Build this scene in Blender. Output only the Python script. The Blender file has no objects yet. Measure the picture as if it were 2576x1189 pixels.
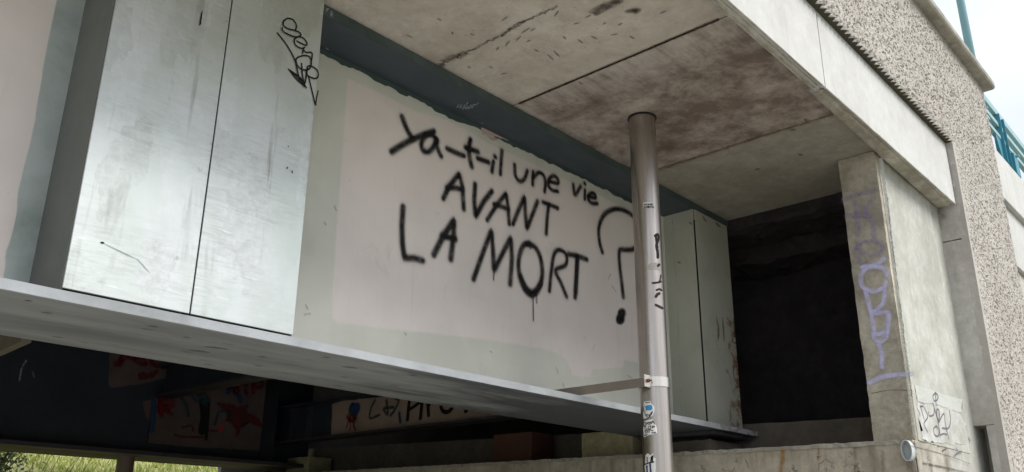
import bpy, bmesh, math, random
import numpy as np
from mathutils import Vector, Matrix, noise
random.seed(7); np.random.seed(7)
SC = bpy.context.scene
COL = SC.collection

# ------------------------------------------------------------------ camera
# world frame: X along the bridge, Y across it (away from the camera), Z up, eye at the origin
PW, PH, PF = 2576.0, 1189.0, 2185.0
def unit(v):
    v = np.array(v, float); return v/np.linalg.norm(v)
AX = unit([3373-PW/2, 1385-PH/2, PF]); AY = unit([-1273-PW/2, 1345-PH/2, PF])
AZ = unit(np.cross(AX, AY)); AY = np.cross(AZ, AX)
RM = np.array([AX, AY, AZ])                       # camera (right, down, forward) -> world
cam_d = bpy.data.cameras.new('camera'); cam = bpy.data.objects.new('camera', cam_d); COL.objects.link(cam)
cam_d.sensor_width = 36.0; cam_d.lens = 36.0*PF/PW; cam_d.clip_end = 2000; cam_d.clip_start = 0.05
r, d, f = RM[:, 0], RM[:, 1], RM[:, 2]
cam.matrix_world = Matrix(((r[0], -d[0], -f[0], 0), (r[1], -d[1], -f[1], 0), (r[2], -d[2], -f[2], 0), (0, 0, 0, 1)))
SC.camera = cam
GZ = -1.6                                         # ground height below the eye

# ------------------------------------------------------------------ light
SUN_EL, SUN_AZ = math.radians(48), math.radians(-72)   # azimuth measured from +X; the light comes from the open side
w = bpy.data.worlds.new('World'); SC.world = w; w.use_nodes = True
nt = w.node_tree; nt.nodes.clear()
def N(t, ty, **k):
    n = t.nodes.new(ty)
    for a, b in k.items(): setattr(n, a, b)
    return n
out = N(nt, 'ShaderNodeOutputWorld'); bg = N(nt, 'ShaderNodeBackground'); bg.inputs['Strength'].default_value = 0.1
sky = N(nt, 'ShaderNodeTexSky', sky_type='NISHITA', sun_disc=False, sun_elevation=SUN_EL, sun_rotation=math.pi/2-SUN_AZ)
sky.dust_density = 2.0
tc = N(nt, 'ShaderNodeTexCoord'); sep = N(nt, 'ShaderNodeSeparateXYZ'); nt.links.new(tc.outputs['Generated'], sep.inputs[0])
grad = N(nt, 'ShaderNodeMapRange'); grad.inputs[1].default_value = -0.05; grad.inputs[2].default_value = 1.0
grad.inputs[3].default_value = 0.86; grad.inputs[4].default_value = 1.3
nt.links.new(sep.outputs[2], grad.inputs[0])
cl = N(nt, 'ShaderNodeTexNoise'); cl.inputs['Scale'].default_value = 2.2; cl.inputs['Detail'].default_value = 5
mp = N(nt, 'ShaderNodeMapping'); mp.inputs['Scale'].default_value = (1, 1, 2.4)
nt.links.new(tc.outputs['Generated'], mp.inputs[0]); nt.links.new(mp.outputs[0], cl.inputs['Vector'])
cr = N(nt, 'ShaderNodeMapRange'); cr.inputs[1].default_value = 0.3; cr.inputs[2].default_value = 0.7
cr.inputs[3].default_value = 0.88; cr.inputs[4].default_value = 1.1
nt.links.new(cl.outputs['Fac'], cr.inputs[0])
mul = N(nt, 'ShaderNodeMath', operation='MULTIPLY'); nt.links.new(grad.outputs[0], mul.inputs[0]); nt.links.new(cr.outputs[0], mul.inputs[1])
cc = N(nt, 'ShaderNodeMixRGB', blend_type='MULTIPLY'); cc.inputs['Fac'].default_value = 1
cc.inputs['Color1'].default_value = (3.35, 3.5, 3.85, 1)
nt.links.new(mul.outputs[0], cc.inputs['Color2'])
mx = N(nt, 'ShaderNodeMixRGB'); mx.inputs['Fac'].default_value = 0.88
nt.links.new(sky.outputs[0], mx.inputs['Color1']); nt.links.new(cc.outputs[0], mx.inputs['Color2'])
nt.links.new(mx.outputs[0], bg.inputs['Color']); nt.links.new(bg.outputs[0], out.inputs['Surface'])
sl = bpy.data.lights.new('sun', 'SUN'); sl.energy = 1.5; sl.angle = math.radians(35); sl.color = (1.0, 0.97, 0.92)
so = bpy.data.objects.new('sun', sl); COL.objects.link(so); so.location = (0, -10, 20)
sd = Vector((math.cos(SUN_EL)*math.cos(SUN_AZ), math.cos(SUN_EL)*math.sin(SUN_AZ), math.sin(SUN_EL)))
so.rotation_euler = sd.to_track_quat('Z', 'Y').to_euler()
vs = SC.view_settings; SC.display_settings.display_device = 'sRGB'
vs.view_transform = 'Standard'; vs.look = 'None'; vs.exposure = 1.5; vs.gamma = 1; vs.use_curve_mapping = False
SC.render.engine = 'CYCLES'; SC.cycles.max_bounces = 10; SC.cycles.diffuse_bounces = 6; SC.cycles.transparent_max_bounces = 24
SC.cycles.use_denoising = True

# ------------------------------------------------------------------ measuring helpers
def ray(x, y): return RM @ np.array([x-PW/2, y-PH/2, PF])
def AT(x, y, ax, val):
    """point of the plane ax = val that the sight line through (x, y) of the survey picture meets"""
    q = ray(x, y); return Vector(q*(val/q['XYZ'.index(ax)]))

# ------------------------------------------------------------------ object helpers
def tag(o, label=None, cat=None, group=None, kind=None):
    if label: o['label'] = label
    if cat: o['category'] = cat
    if group: o['group'] = group
    if kind: o['kind'] = kind
    return o
def thing(name, label, cat, loc=(0, 0, 0), group=None, kind=None):
    o = bpy.data.objects.new(name, None); COL.objects.link(o); o.location = loc; o.empty_display_size = 0.2
    return tag(o, label, cat, group, kind)
def mesh_obj(name, verts, faces, mat, parent=None, smooth=False):
    me = bpy.data.meshes.new(name); me.from_pydata([tuple(v) for v in verts], [], faces)
    return link_me(name, me, mat, parent, smooth)
def link_me(name, me, mat, parent=None, smooth=False):
    if parent is not None and any(abs(c) > 1e-9 for c in root_loc(parent)):
        me.transform(Matrix.Translation(-root_loc(parent)))
    me.materials.append(mat)
    if smooth:
        for p in me.polygons: p.use_smooth = True
    me.update()
    o = bpy.data.objects.new(name, me); COL.objects.link(o)
    if parent is not None: o.parent = parent
    return o
def root_loc(p):
    v = Vector((0, 0, 0))
    while p is not None: v += p.location; p = p.parent
    return v
def bm_obj(name, bm, mat, parent=None, smooth=False):
    me = bpy.data.meshes.new(name); bmesh.ops.recalc_face_normals(bm, faces=bm.faces[:]); bm.to_mesh(me); bm.free()
    return link_me(name, me, mat, parent, smooth)
def add_box(bm, x0, x1, y0, y1, z0, z1, bev=0.0):
    r = bmesh.ops.create_cube(bm, size=1)
    vs_ = r['verts']
    for v in vs_:
        v.co = Vector((x0 if v.co.x < 0 else x1, y0 if v.co.y < 0 else y1, z0 if v.co.z < 0 else z1))
    if bev > 0:
        es = list({e for v in vs_ for e in v.link_edges})
        bmesh.ops.bevel(bm, geom=es, offset=bev, segments=2, affect='EDGES', profile=0.5)
    return bm
def box(name, b, mat, parent=None, bev=0.0):
    bm = bmesh.new(); add_box(bm, *b, bev=bev); return bm_obj(name, bm, mat, parent)
def grid_box(b, step, amp, nscale=6.0, seed=0, shape=None, edge_amp=0.0):
    """a box whose faces are grids, welded and roughened by noise"""
    x0, x1, y0, y1, z0, z1 = b
    n = [max(1, min(260, int(round((p1-p0)/s)))) for p0, p1, s in ((x0, x1, step[0]), (y0, y1, step[1]), (z0, z1, step[2]))]
    idx = {}; vs_ = []; fs = []
    def V(i, j, k):
        key = (i, j, k)
        if key not in idx:
            idx[key] = len(vs_)
            p = Vector((x0+(x1-x0)*i/n[0], y0+(y1-y0)*j/n[1], z0+(z1-z0)*k/n[2]))
            q = p.copy()
            a = amp
            ext = (i in (0, n[0]))+(j in (0, n[1]))+(k in (0, n[2]))
            nv = noise.noise_vector(p*nscale+Vector((seed, seed*2, seed*3)))+0.5*noise.noise_vector(p*nscale*3.1+Vector((seed, 0, 9)))
            if ext >= 2 and edge_amp:
                c = Vector(((x0+x1)/2-p.x if i in (0, n[0]) else 0, (y0+y1)/2-p.y if j in (0, n[1]) else 0, (z0+z1)/2-p.z if k in (0, n[2]) else 0))
                if c.length > 0: c = Vector([math.copysign(1, t) if t else 0 for t in c]); q += c*edge_amp*max(0, 0.35+0.9*noise.noise(p*nscale*2.3+Vector((seed, 4, 1))))
            q += nv*a
            if shape: q = shape(q)
            vs_.append(q)
        return idx[key]
    for i in range(n[0]):
        for j in range(n[1]):
            fs.append((V(i, j, 0), V(i, j+1, 0), V(i+1, j+1, 0), V(i+1, j, 0)))
            fs.append((V(i, j, n[2]), V(i+1, j, n[2]), V(i+1, j+1, n[2]), V(i, j+1, n[2])))
    for i in range(n[0]):
        for k in range(n[2]):
            fs.append((V(i, 0, k), V(i+1, 0, k), V(i+1, 0, k+1), V(i, 0, k+1)))
            fs.append((V(i, n[1], k), V(i, n[1], k+1), V(i+1, n[1], k+1), V(i+1, n[1], k)))
    for j in range(n[1]):
        for k in range(n[2]):
            fs.append((V(0, j, k), V(0, j, k+1), V(0, j+1, k+1), V(0, j+1, k)))
            fs.append((V(n[0], j, k), V(n[0], j+1, k), V(n[0], j+1, k+1), V(n[0], j, k+1)))
    return vs_, fs
def rbox(name, b, mat, parent=None, step=(0.08, 0.08, 0.08), amp=0.003, nscale=6, seed=0, shape=None, edge_amp=0.0, smooth=False):
    v, fc = grid_box(b, step, amp, nscale, seed, shape, edge_amp)
    return mesh_obj(name, v, fc, mat, parent, smooth)
def add_cyl(bm, p0, p1, r0, r1=None, n=24, caps=True):
    r1 = r0 if r1 is None else r1
    p0, p1 = Vector(p0), Vector(p1); dz = (p1-p0)
    m = Matrix.Translation((p0+p1)/2) @ dz.to_track_quat('Z', 'Y').to_matrix().to_4x4()
    bmesh.ops.create_cone(bm, cap_ends=caps, segments=n, radius1=r0, radius2=r1, depth=dz.length, matrix=m)
def add_bar(bm, p0, p1, wy, wz, up=(0, 0, 1)):
    p0, p1 = Vector(p0), Vector(p1); t = (p1-p0).normalized(); up = Vector(up)
    s = t.cross(up).normalized(); u = s.cross(t)
    vs_ = [bm.verts.new(p+s*a*wy/2+u*b*wz/2) for p in (p0, p1) for a, b in ((-1, -1), (1, -1), (1, 1), (-1, 1))]
    for q in ((0, 1, 2, 3), (7, 6, 5, 4), (0, 4, 5, 1), (1, 5, 6, 2), (2, 6, 7, 3), (3, 7, 4, 0)): bm.faces.new([vs_[i] for i in q])

# ------------------------------------------------------------------ materials
def mat_new(name):
    m = bpy.data.materials.new(name); m.use_nodes = True; t = m.node_tree; t.nodes.clear()
    o = N(t, 'ShaderNodeOutputMaterial'); b = N(t, 'ShaderNodeBsdfPrincipled'); t.links.new(b.outputs[0], o.inputs[0])
    c = N(t, 'ShaderNodeTexCoord')
    return m, t, b, c.outputs['Object']
def mapping(t, src, scale=(1, 1, 1), loc=(0, 0, 0), rot=(0, 0, 0)):
    m = N(t, 'ShaderNodeMapping'); m.inputs['Scale'].default_value = scale; m.inputs['Location'].default_value = loc; m.inputs['Rotation'].default_value = rot
    t.links.new(src, m.inputs[0]); return m.outputs[0]
def nz(t, src, scale, detail=5, rough=0.55, dist=0.0):
    n = N(t, 'ShaderNodeTexNoise'); n.inputs['Scale'].default_value = scale; n.inputs['Detail'].default_value = detail
    n.inputs['Roughness'].default_value = rough; n.inputs['Distortion'].default_value = dist
    t.links.new(src, n.inputs['Vector']); return n.outputs['Fac']
def rng(t, src, a, b, c=0.0, d=1.0, smooth=False):
    n = N(t, 'ShaderNodeMapRange'); n.clamp = True
    if smooth: n.interpolation_type = 'SMOOTHSTEP'
    for i, v in enumerate((a, b, c, d)): n.inputs[i+1].default_value = v
    t.links.new(src, n.inputs[0]); return n.outputs[0]
def mth(t, op, a, b=0.0):
    n = N(t, 'ShaderNodeMath', operation=op)
    for i, v in enumerate((a, b)):
        if isinstance(v, (int, float)): n.inputs[i].default_value = v
        else: t.links.new(v, n.inputs[i])
    return n.outputs[0]
def mixc(t, fac, a, b, mode='MIX'):
    n = N(t, 'ShaderNodeMixRGB', blend_type=mode)
    if isinstance(fac, (int, float)): n.inputs[0].default_value = fac
    else: t.links.new(fac, n.inputs[0])
    for i, v in ((1, a), (2, b)):
        if isinstance(v, tuple): n.inputs[i].default_value = (*v[:3], 1)
        else: t.links.new(v, n.inputs[i])
    return n.outputs[0]
def bump(t, b, h, strength, dist=0.01, prev=None):
    n = N(t, 'ShaderNodeBump'); n.inputs['Strength'].default_value = strength; n.inputs['Distance'].default_value = dist
    t.links.new(h, n.inputs['Height'])
    if prev is not None: t.links.new(prev, n.inputs['Normal'])
    t.links.new(n.outputs[0], b.inputs['Normal']); return n.outputs[0]

def concrete(name, base, dark, stain=None, stain_amt=0.5, seed=0.0, scale=1.0, streak=0.0, pit=0.5, light=None, mottle=0.6, rough=0.85, streak_dark=(0.06, 0.055, 0.045), green=0.0, bmp=0.35):
    m, t, b, c0 = mat_new(name)
    c = mapping(t, c0, (scale,)*3, (seed, seed*1.7, seed*0.6))
    a = nz(t, c, 1.1, 6, 0.6, 0.3)
    col = mixc(t, mth(t, 'MULTIPLY', rng(t, a, 0.35, 0.68), mottle), base, dark)
    fine = nz(t, c, 16, 5, 0.7)
    col = mixc(t, rng(t, fine, 0.3, 0.75, 0, 0.5), col, light if light else tuple(min(1, v*1.35) for v in base))
    blot = nz(t, mapping(t, c, (1, 1, 1), (2, 9, 4)), 4.5, 7, 0.72, 0.3)
    col = mixc(t, rng(t, blot, 0.50, 0.72, 0, 0.4), col, tuple(v*0.8 for v in dark))
    if stain:
        s = nz(t, mapping(t, c, (1, 1, 1), (5.3, 2.1, 8.8)), 1.5, 8, 0.66, 0.35)
        s2 = nz(t, c, 6.5, 7, 0.74, 0.2)
        fac = mth(t, 'MULTIPLY', rng(t, mth(t, 'ADD', mth(t, 'MULTIPLY', s, 0.65), mth(t, 'MULTIPLY', s2, 0.35)), 0.40, 0.58), stain_amt)
        col = mixc(t, fac, col, stain)
    if streak:
        s = nz(t, mapping(t, c, (6, 6, 0.35), (1, 4, 2)), 1.6, 5, 0.6)
        big = nz(t, c, 0.9, 3)
        col = mixc(t, mth(t, 'MULTIPLY', mth(t, 'MULTIPLY', rng(t, s, 0.5, 0.72), rng(t, big, 0.35, 0.6)), streak), col, streak_dark)
    if green:
        s = nz(t, mapping(t, c, (1, 1, 1), (15, 2, 3)), 1.3, 6, 0.6)
        col = mixc(t, mth(t, 'MULTIPLY', rng(t, s, 0.45, 0.7), green), col, (0.14, 0.19, 0.10))
    vo = N(t, 'ShaderNodeTexVoronoi'); vo.inputs['Scale'].default_value = 26; vo.inputs['Randomness'].default_value = 1
    t.links.new(mapping(t, c, (1, 1, 1)), vo.inputs['Vector'])
    sel = nz(t, c, 9, 3)
    pits = mth(t, 'MULTIPLY', rng(t, vo.outputs['Distance'], 0.10, 0.18, 1, 0), rng(t, sel, 0.52, 0.6))
    col = mixc(t, mth(t, 'MULTIPLY', pits, pit), col, tuple(v*0.35 for v in dark))
    t.links.new(col, b.inputs['Base Color']); b.inputs['Roughness'].default_value = rough
    b.inputs['Specular IOR Level'].default_value = 0.3
    h = mth(t, 'ADD', mth(t, 'MULTIPLY', nz(t, c, 42, 6, 0.7), 0.6), mth(t, 'MULTIPLY', pits, -0.8))
    h = mth(t, 'ADD', h, mth(t, 'MULTIPLY', nz(t, c, 6, 5, 0.6), 0.8))
    bump(t, b, h, bmp, 0.012)
    return m

def paint(name, base, dark, rough=0.45, seed=0.0, dirt=0.3, chips=None, dirt_scale=(1.2, 1.2, 1.2), spots=0.0, metallic=0.0, bmp=0.06, rust=None, spec=0.4):
    m, t, b, c0 = mat_new(name)
    c = mapping(t, c0, (1, 1, 1), (seed, seed*1.3, seed*0.7))
    a = nz(t, mapping(t, c, dirt_scale), 1.5, 6, 0.62, 0.4)
    col = mixc(t, mth(t, 'MULTIPLY', rng(t, a, 0.40, 0.68), dirt), base, dark)
    g = nz(t, c, 60, 3, 0.6)
    col = mixc(t, rng(t, g, 0.35, 0.7, 0, 0.12), col, tuple(v*0.6 for v in base))
    smu = nz(t, mapping(t, c, (1, 1, 1), (3, 7, 1)), 4.2, 4, 0.5, 1.2)
    col = mixc(t, rng(t, smu, 0.66, 0.74, 0, 0.35), col, dark)
    if spots:
        v = N(t, 'ShaderNodeTexVoronoi'); v.inputs['Scale'].default_value = 5.0
        t.links.new(mapping(t, c, (0.7, 1.5, 1)), v.inputs['Vector'])
        s = mth(t, 'MULTIPLY', rng(t, mth(t, 'ADD', v.outputs['Distance'], mth(t, 'MULTIPLY', nz(t, c, 12, 4), 0.22)), 0.16, 0.30, 1, 0), rng(t, nz(t, c, 2.2, 3), 0.44, 0.52))
        col = mixc(t, mth(t, 'MULTIPLY', s, spots), col, tuple(v_*0.55 for v_ in dark))
    if chips:
        s = nz(t, mapping(t, c, (1, 1, 1), (9, 1, 4)), 9, 6, 0.75)
        col = mixc(t, rng(t, s, 0.68, 0.70), col, chips)
    if rust:
        cx, cw, zc, zw, amt = rust
        sp = N(t, 'ShaderNodeSeparateXYZ'); t.links.new(c0, sp.inputs[0])
        mask = mth(t, 'MULTIPLY', rng(t, sp.outputs[0], cx-cw, cx), rng(t, sp.outputs[2], zc, zc+zw, 1, 0.12))
        s = nz(t, c, 6, 8, 0.75, 0.5)
        fac = rng(t, mth(t, 'ADD', s, mth(t, 'MULTIPLY', mask, 0.22)), 0.68, 0.73)
        s3 = nz(t, c, 14, 5, 0.7)
        rc = mixc(t, s3, (0.28, 0.12, 0.045), (0.07, 0.035, 0.025))
        col = mixc(t, mth(t, 'MULTIPLY', mth(t, 'MULTIPLY', fac, mask), amt), col, rc)
    t.links.new(col, b.inputs['Base Color']); b.inputs['Metallic'].default_value = metallic
    t.links.new(rng(t, a, 0.3, 0.7, rough, min(1, rough+0.2)), b.inputs['Roughness'])
    b.inputs['Specular IOR Level'].default_value = spec
    bump(t, b, mth(t, 'ADD', nz(t, c, 5, 3), mth(t, 'MULTIPLY', g, 0.15)), bmp, 0.02)
    return m

def galvanised(name, seed):
    m, t, b, c0 = mat_new(name)
    c = mapping(t, c0, (1, 1, 1), (seed, seed, seed*2))
    a = nz(t, mapping(t, c, (1.6, 1.6, 0.8)), 1.3, 5, 0.6, 0.5)
    col = mixc(t, rng(t, a, 0.35, 0.65), (0.52, 0.57, 0.525), (0.62, 0.655, 0.65))
    # smeared horizontal brush marks, stronger in the middle of the plate
    br = nz(t, mapping(t, c, (2.2, 1, 17), (0, 0, 0), (0, 0.04, 0)), 2.2, 8, 0.8, 0.9)
    area = nz(t, mapping(t, c, (1, 1, 1), (4, 4, 4)), 1.25, 4, 0.55)
    f1 = mth(t, 'MULTIPLY', rng(t, br, 0.45, 0.66), rng(t, area, 0.42, 0.58))
    col = mixc(t, mth(t, 'MULTIPLY', f1, 0.45), col, (0.37, 0.375, 0.365))
    # vertical worn bands
    vb = nz(t, mapping(t, c, (5.5, 1, 0.55), (2, 0, 3)), 1.3, 5, 0.6, 0.4)
    f2 = mth(t, 'MULTIPLY', rng(t, vb, 0.56, 0.63), rng(t, nz(t, c, 2.2, 4), 0.40, 0.6))
    col = mixc(t, mth(t, 'MULTIPLY', f2, 0.6), col, (0.30, 0.30, 0.285))
    wb = N(t, 'ShaderNodeTexVoronoi'); wb.distance = 'CHEBYCHEV'; wb.inputs['Scale'].default_value = 3.2
    wv = N(t, 'ShaderNodeVectorMath', operation='ADD'); wn = N(t, 'ShaderNodeTexNoise'); wn.inputs['Scale'].default_value = 14; wn.inputs['Detail'].default_value = 5
    wm = N(t, 'ShaderNodeVectorMath', operation='SCALE'); wm.inputs['Scale'].default_value = 0.10
    t.links.new(c, wn.inputs['Vector']); t.links.new(wn.outputs['Color'], wm.inputs[0]); t.links.new(mapping(t, c, (1.6, 1, 0.55)), wv.inputs[0]); t.links.new(wm.outputs[0], wv.inputs[1]); t.links.new(wv.outputs[0], wb.inputs['Vector'])
    wc = N(t, 'ShaderNodeSeparateXYZ'); t.links.new(wb.outputs['Color'], wc.inputs[0])
    f3 = mth(t, 'MULTIPLY', rng(t, wc.outputs[0], 0.55, 0.9), rng(t, nz(t, c, 22, 6, 0.8), 0.35, 0.65))
    col = mixc(t, mth(t, 'MULTIPLY', f3, 0.40), col, (0.36, 0.37, 0.35))
    f4 = mth(t, 'MULTIPLY', rng(t, wc.outputs[1], 0.7, 0.95), rng(t, nz(t, c, 18, 6, 0.8), 0.4, 0.7))
    col = mixc(t, mth(t, 'MULTIPLY', f4, 0.35), col, (0.78, 0.80, 0.82))
    sp = rng(t, nz(t, mapping(t, c, (1, 1, 1), (7, 7, 7)), 11, 5, 0.7), 0.67, 0.72)
    col = mixc(t, mth(t, 'MULTIPLY', sp, 0.4), col, (0.24, 0.25, 0.22))
    sc = nz(t, mapping(t, c, (0.7, 1, 9), (0, 0, 0), (0, 0.35, 0)), 9, 2, 0.5)
    scr = mth(t, 'MULTIPLY', rng(t, sc, 0.70, 0.73), rng(t, area, 0.4, 0.6))
    col = mixc(t, mth(t, 'MULTIPLY', scr, 0.5), col, (0.8, 0.82, 0.84))
    t.links.new(col, b.inputs['Base Color']); b.inputs['Metallic'].default_value = 0.72
    rr = mth(t, 'ADD', rng(t, a, 0.3, 0.7, 0.36, 0.48), mth(t, 'MULTIPLY', mth(t, 'ADD', f1, f2), 0.12))
    t.links.new(rr, b.inputs['Roughness'])
    h = mth(t, 'ADD', mth(t, 'MULTIPLY', nz(t, c, 3, 3), 1.0), mth(t, 'MULTIPLY', br, 0.10))
    bump(t, b, h, 0.10, 0.03)
    return m

def stroke_mat(name, col, soft=0.35, opacity=1.0, rough=0.7, patchy=0.0):
    m = bpy.data.materials.new(name); m.use_nodes = True; t = m.node_tree; t.nodes.clear()
    o = N(t, 'ShaderNodeOutputMaterial'); b = N(t, 'ShaderNodeBsdfPrincipled'); tr = N(t, 'ShaderNodeBsdfTransparent'); mxs = N(t, 'ShaderNodeMixShader')
    at = N(t, 'ShaderNodeAttribute', attribute_name='d'); c = N(t, 'ShaderNodeTexCoord').outputs['Object']
    speck = nz(t, c, 260, 2, 0.6); big = nz(t, c, 14, 4, 0.6)
    e = mth(t, 'ADD', at.outputs['Fac'], mth(t, 'MULTIPLY', mth(t, 'SUBTRACT', speck, 0.5), 0.35*soft+0.12))
    e = mth(t, 'ADD', e, mth(t, 'MULTIPLY', mth(t, 'SUBTRACT', big, 0.5), 0.4*soft+0.12))
    al = rng(t, e, 0.92-soft, 0.97, 1, 0, True)
    if patchy: al = mth(t, 'MULTIPLY', al, rng(t, big, 0.35, 0.6, 1-patchy, 1))
    al = mth(t, 'MULTIPLY', al, opacity)
    b.inputs['Base Color'].default_value = (*col, 1); b.inputs['Roughness'].default_value = rough; b.inputs['Specular IOR Level'].default_value = 0.2
    t.links.new(al, mxs.inputs[0]); t.links.new(tr.outputs[0], mxs.inputs[1]); t.links.new(b.outputs[0], mxs.inputs[2]); t.links.new(mxs.outputs[0], o.inputs[0])
    return m

M = {}
M['soffit'] = concrete('soffit_concrete', (0.56, 0.52, 0.45), (0.42, 0.38, 0.32), (0.22, 0.165, 0.11), 0.32, 1.0, 1.0, pit=0.55, mottle=0.55)
M['soffit_stained'] = concrete('stained_soffit_concrete', (0.46, 0.405, 0.355), (0.32, 0.25, 0.20), (0.11, 0.074, 0.053), 0.80, 4.0, 1.35, pit=0.4, light=(0.55, 0.50, 0.45))
def lime_band():
    m = M['soffit_stained']; t = m.node_tree; b = [n for n in t.nodes if n.type == 'BSDF_PRINCIPLED'][0]; src = b.inputs['Base Color'].links[0].from_socket
    c0 = [n for n in t.nodes if n.type == 'TEX_COORD'][0].outputs['Object']
    sp = N(t, 'ShaderNodeSeparateXYZ'); t.links.new(c0, sp.inputs[0])
    st = nz(t, mapping(t, c0, (0.9, 7, 1), (3, 3, 3)), 2.0, 6, 0.7, 0.2); bl = nz(t, c0, 1.6, 5, 0.6)
    k = mth(t, 'MULTIPLY', rng(t, sp.outputs[0], 4.58, 5.15, 1, 0), rng(t, mth(t, 'ADD', mth(t, 'MULTIPLY', st, 0.6), mth(t, 'MULTIPLY', bl, 0.4)), 0.42, 0.60))
    col = mixc(t, mth(t, 'MULTIPLY', k, 0.65), src, (0.60, 0.56, 0.51))
    dk = nz(t, mapping(t, c0, (2.2, 0.9, 1), (9, 2, 3)), 1.5, 7, 0.7, 0.4); col = mixc(t, rng(t, dk, 0.52, 0.66, 0, 0.45), col, (0.085, 0.058, 0.043))
    t.links.new(col, b.inputs['Base Color'])
lime_band()
M['soffit_far'] = concrete('far_soffit_concrete', (0.36, 0.345, 0.285), (0.25, 0.235, 0.19), (0.14, 0.10, 0.07), 0.35, 8.0, 1.0, pit=0.5)
M['band'] = concrete('pale_cast_concrete', (0.54, 0.54, 0.525), (0.43, 0.43, 0.41), (0.36, 0.355, 0.32), 0.35, 2.0, 0.7, streak=0.45, pit=0.12, streak_dark=(0.36, 0.36, 0.33), light=(0.66, 0.66, 0.65), bmp=0.12)
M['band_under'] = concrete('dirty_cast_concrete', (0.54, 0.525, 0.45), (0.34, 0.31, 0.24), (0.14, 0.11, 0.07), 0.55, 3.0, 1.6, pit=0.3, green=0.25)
M['wall'] = concrete('smooth_concrete', (0.55, 0.54, 0.50), (0.38, 0.36, 0.32), (0.22, 0.19, 0.15), 0.45, 5.0, 0.8, streak=0.2, pit=0.3)
M['pillar'] = concrete('pillar_concrete', (0.52, 0.48, 0.39), (0.33, 0.295, 0.225), (0.15, 0.125, 0.09), 0.6, 6.0, 1.7, pit=0.7)
M['pillar_side'] = concrete('pale_pillar_concrete', (0.49, 0.49, 0.455), (0.37, 0.37, 0.335), (0.23, 0.22, 0.185), 0.5, 7.0, 1.2, streak=0.5, green=0.12, pit=0.2, streak_dark=(0.30, 0.31, 0.24))
M['abut_side'] = concrete('streaked_side_concrete', (0.45, 0.425, 0.36), (0.30, 0.275, 0.22), (0.16, 0.14, 0.11), 0.5, 29.0, 1.4, streak=0.6, pit=0.4, light=(0.58, 0.56, 0.5))
M['abut'] = concrete('weathered_abutment_concrete', (0.60, 0.54, 0.44), (0.42, 0.365, 0.285), (0.20, 0.165, 0.12), 0.55, 9.0, 1.6, streak=0.5, pit=0.4, light=(0.60, 0.54, 0.42))
M['dark_conc'] = concrete('sooty_concrete', (0.045, 0.038, 0.042), (0.022, 0.02, 0.026), (0.012, 0.011, 0.016), 0.6, 11.0, 1.0, pit=0.4)  # near-black base: the shade of the deep recess is in the colour
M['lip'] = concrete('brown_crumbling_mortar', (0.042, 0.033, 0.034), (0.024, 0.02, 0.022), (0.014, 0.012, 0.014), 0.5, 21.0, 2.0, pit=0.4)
M['riser'] = concrete('grimy_concrete', (0.15, 0.13, 0.11), (0.09, 0.078, 0.066), (0.04, 0.034, 0.03), 0.4, 12.0, 1.4, pit=0.6)
M['block'] = concrete('mossy_block_concrete', (0.46, 0.42, 0.27), (0.28, 0.25, 0.16), (0.09, 0.08, 0.05), 0.45, 13.0, 2.0, pit=0.6)
M['block_red'] = concrete('reddish_block_concrete', (0.12, 0.055, 0.04), (0.07, 0.035, 0.03), None, 0, 14.0, 2.0, pit=0.6)
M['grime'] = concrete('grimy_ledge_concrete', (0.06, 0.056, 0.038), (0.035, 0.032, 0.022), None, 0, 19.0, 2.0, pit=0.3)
M['coping'] = concrete('coping_concrete', (0.40, 0.385, 0.335), (0.22, 0.205, 0.165), (0.11, 0.10, 0.07), 0.5, 15.0, 1.6, pit=0.4)
M['rough'] = concrete('broken_rib_concrete', (0.42, 0.395, 0.355), (0.36, 0.335, 0.30), (0.29, 0.26, 0.22), 0.35, 16.0, 1.0, pit=0.2, light=(0.50, 0.48, 0.45), mottle=0.8, bmp=0.4)
M['web'] = paint('grey_green_web_paint', (0.58, 0.60, 0.515), (0.47, 0.48, 0.41), 0.42, 1.0, 0.35)
M['web_pink'] = paint('pinkish_grey_web_paint', (0.68, 0.625, 0.60), (0.60, 0.555, 0.53), 0.5, 2.0, 0.6)
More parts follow.
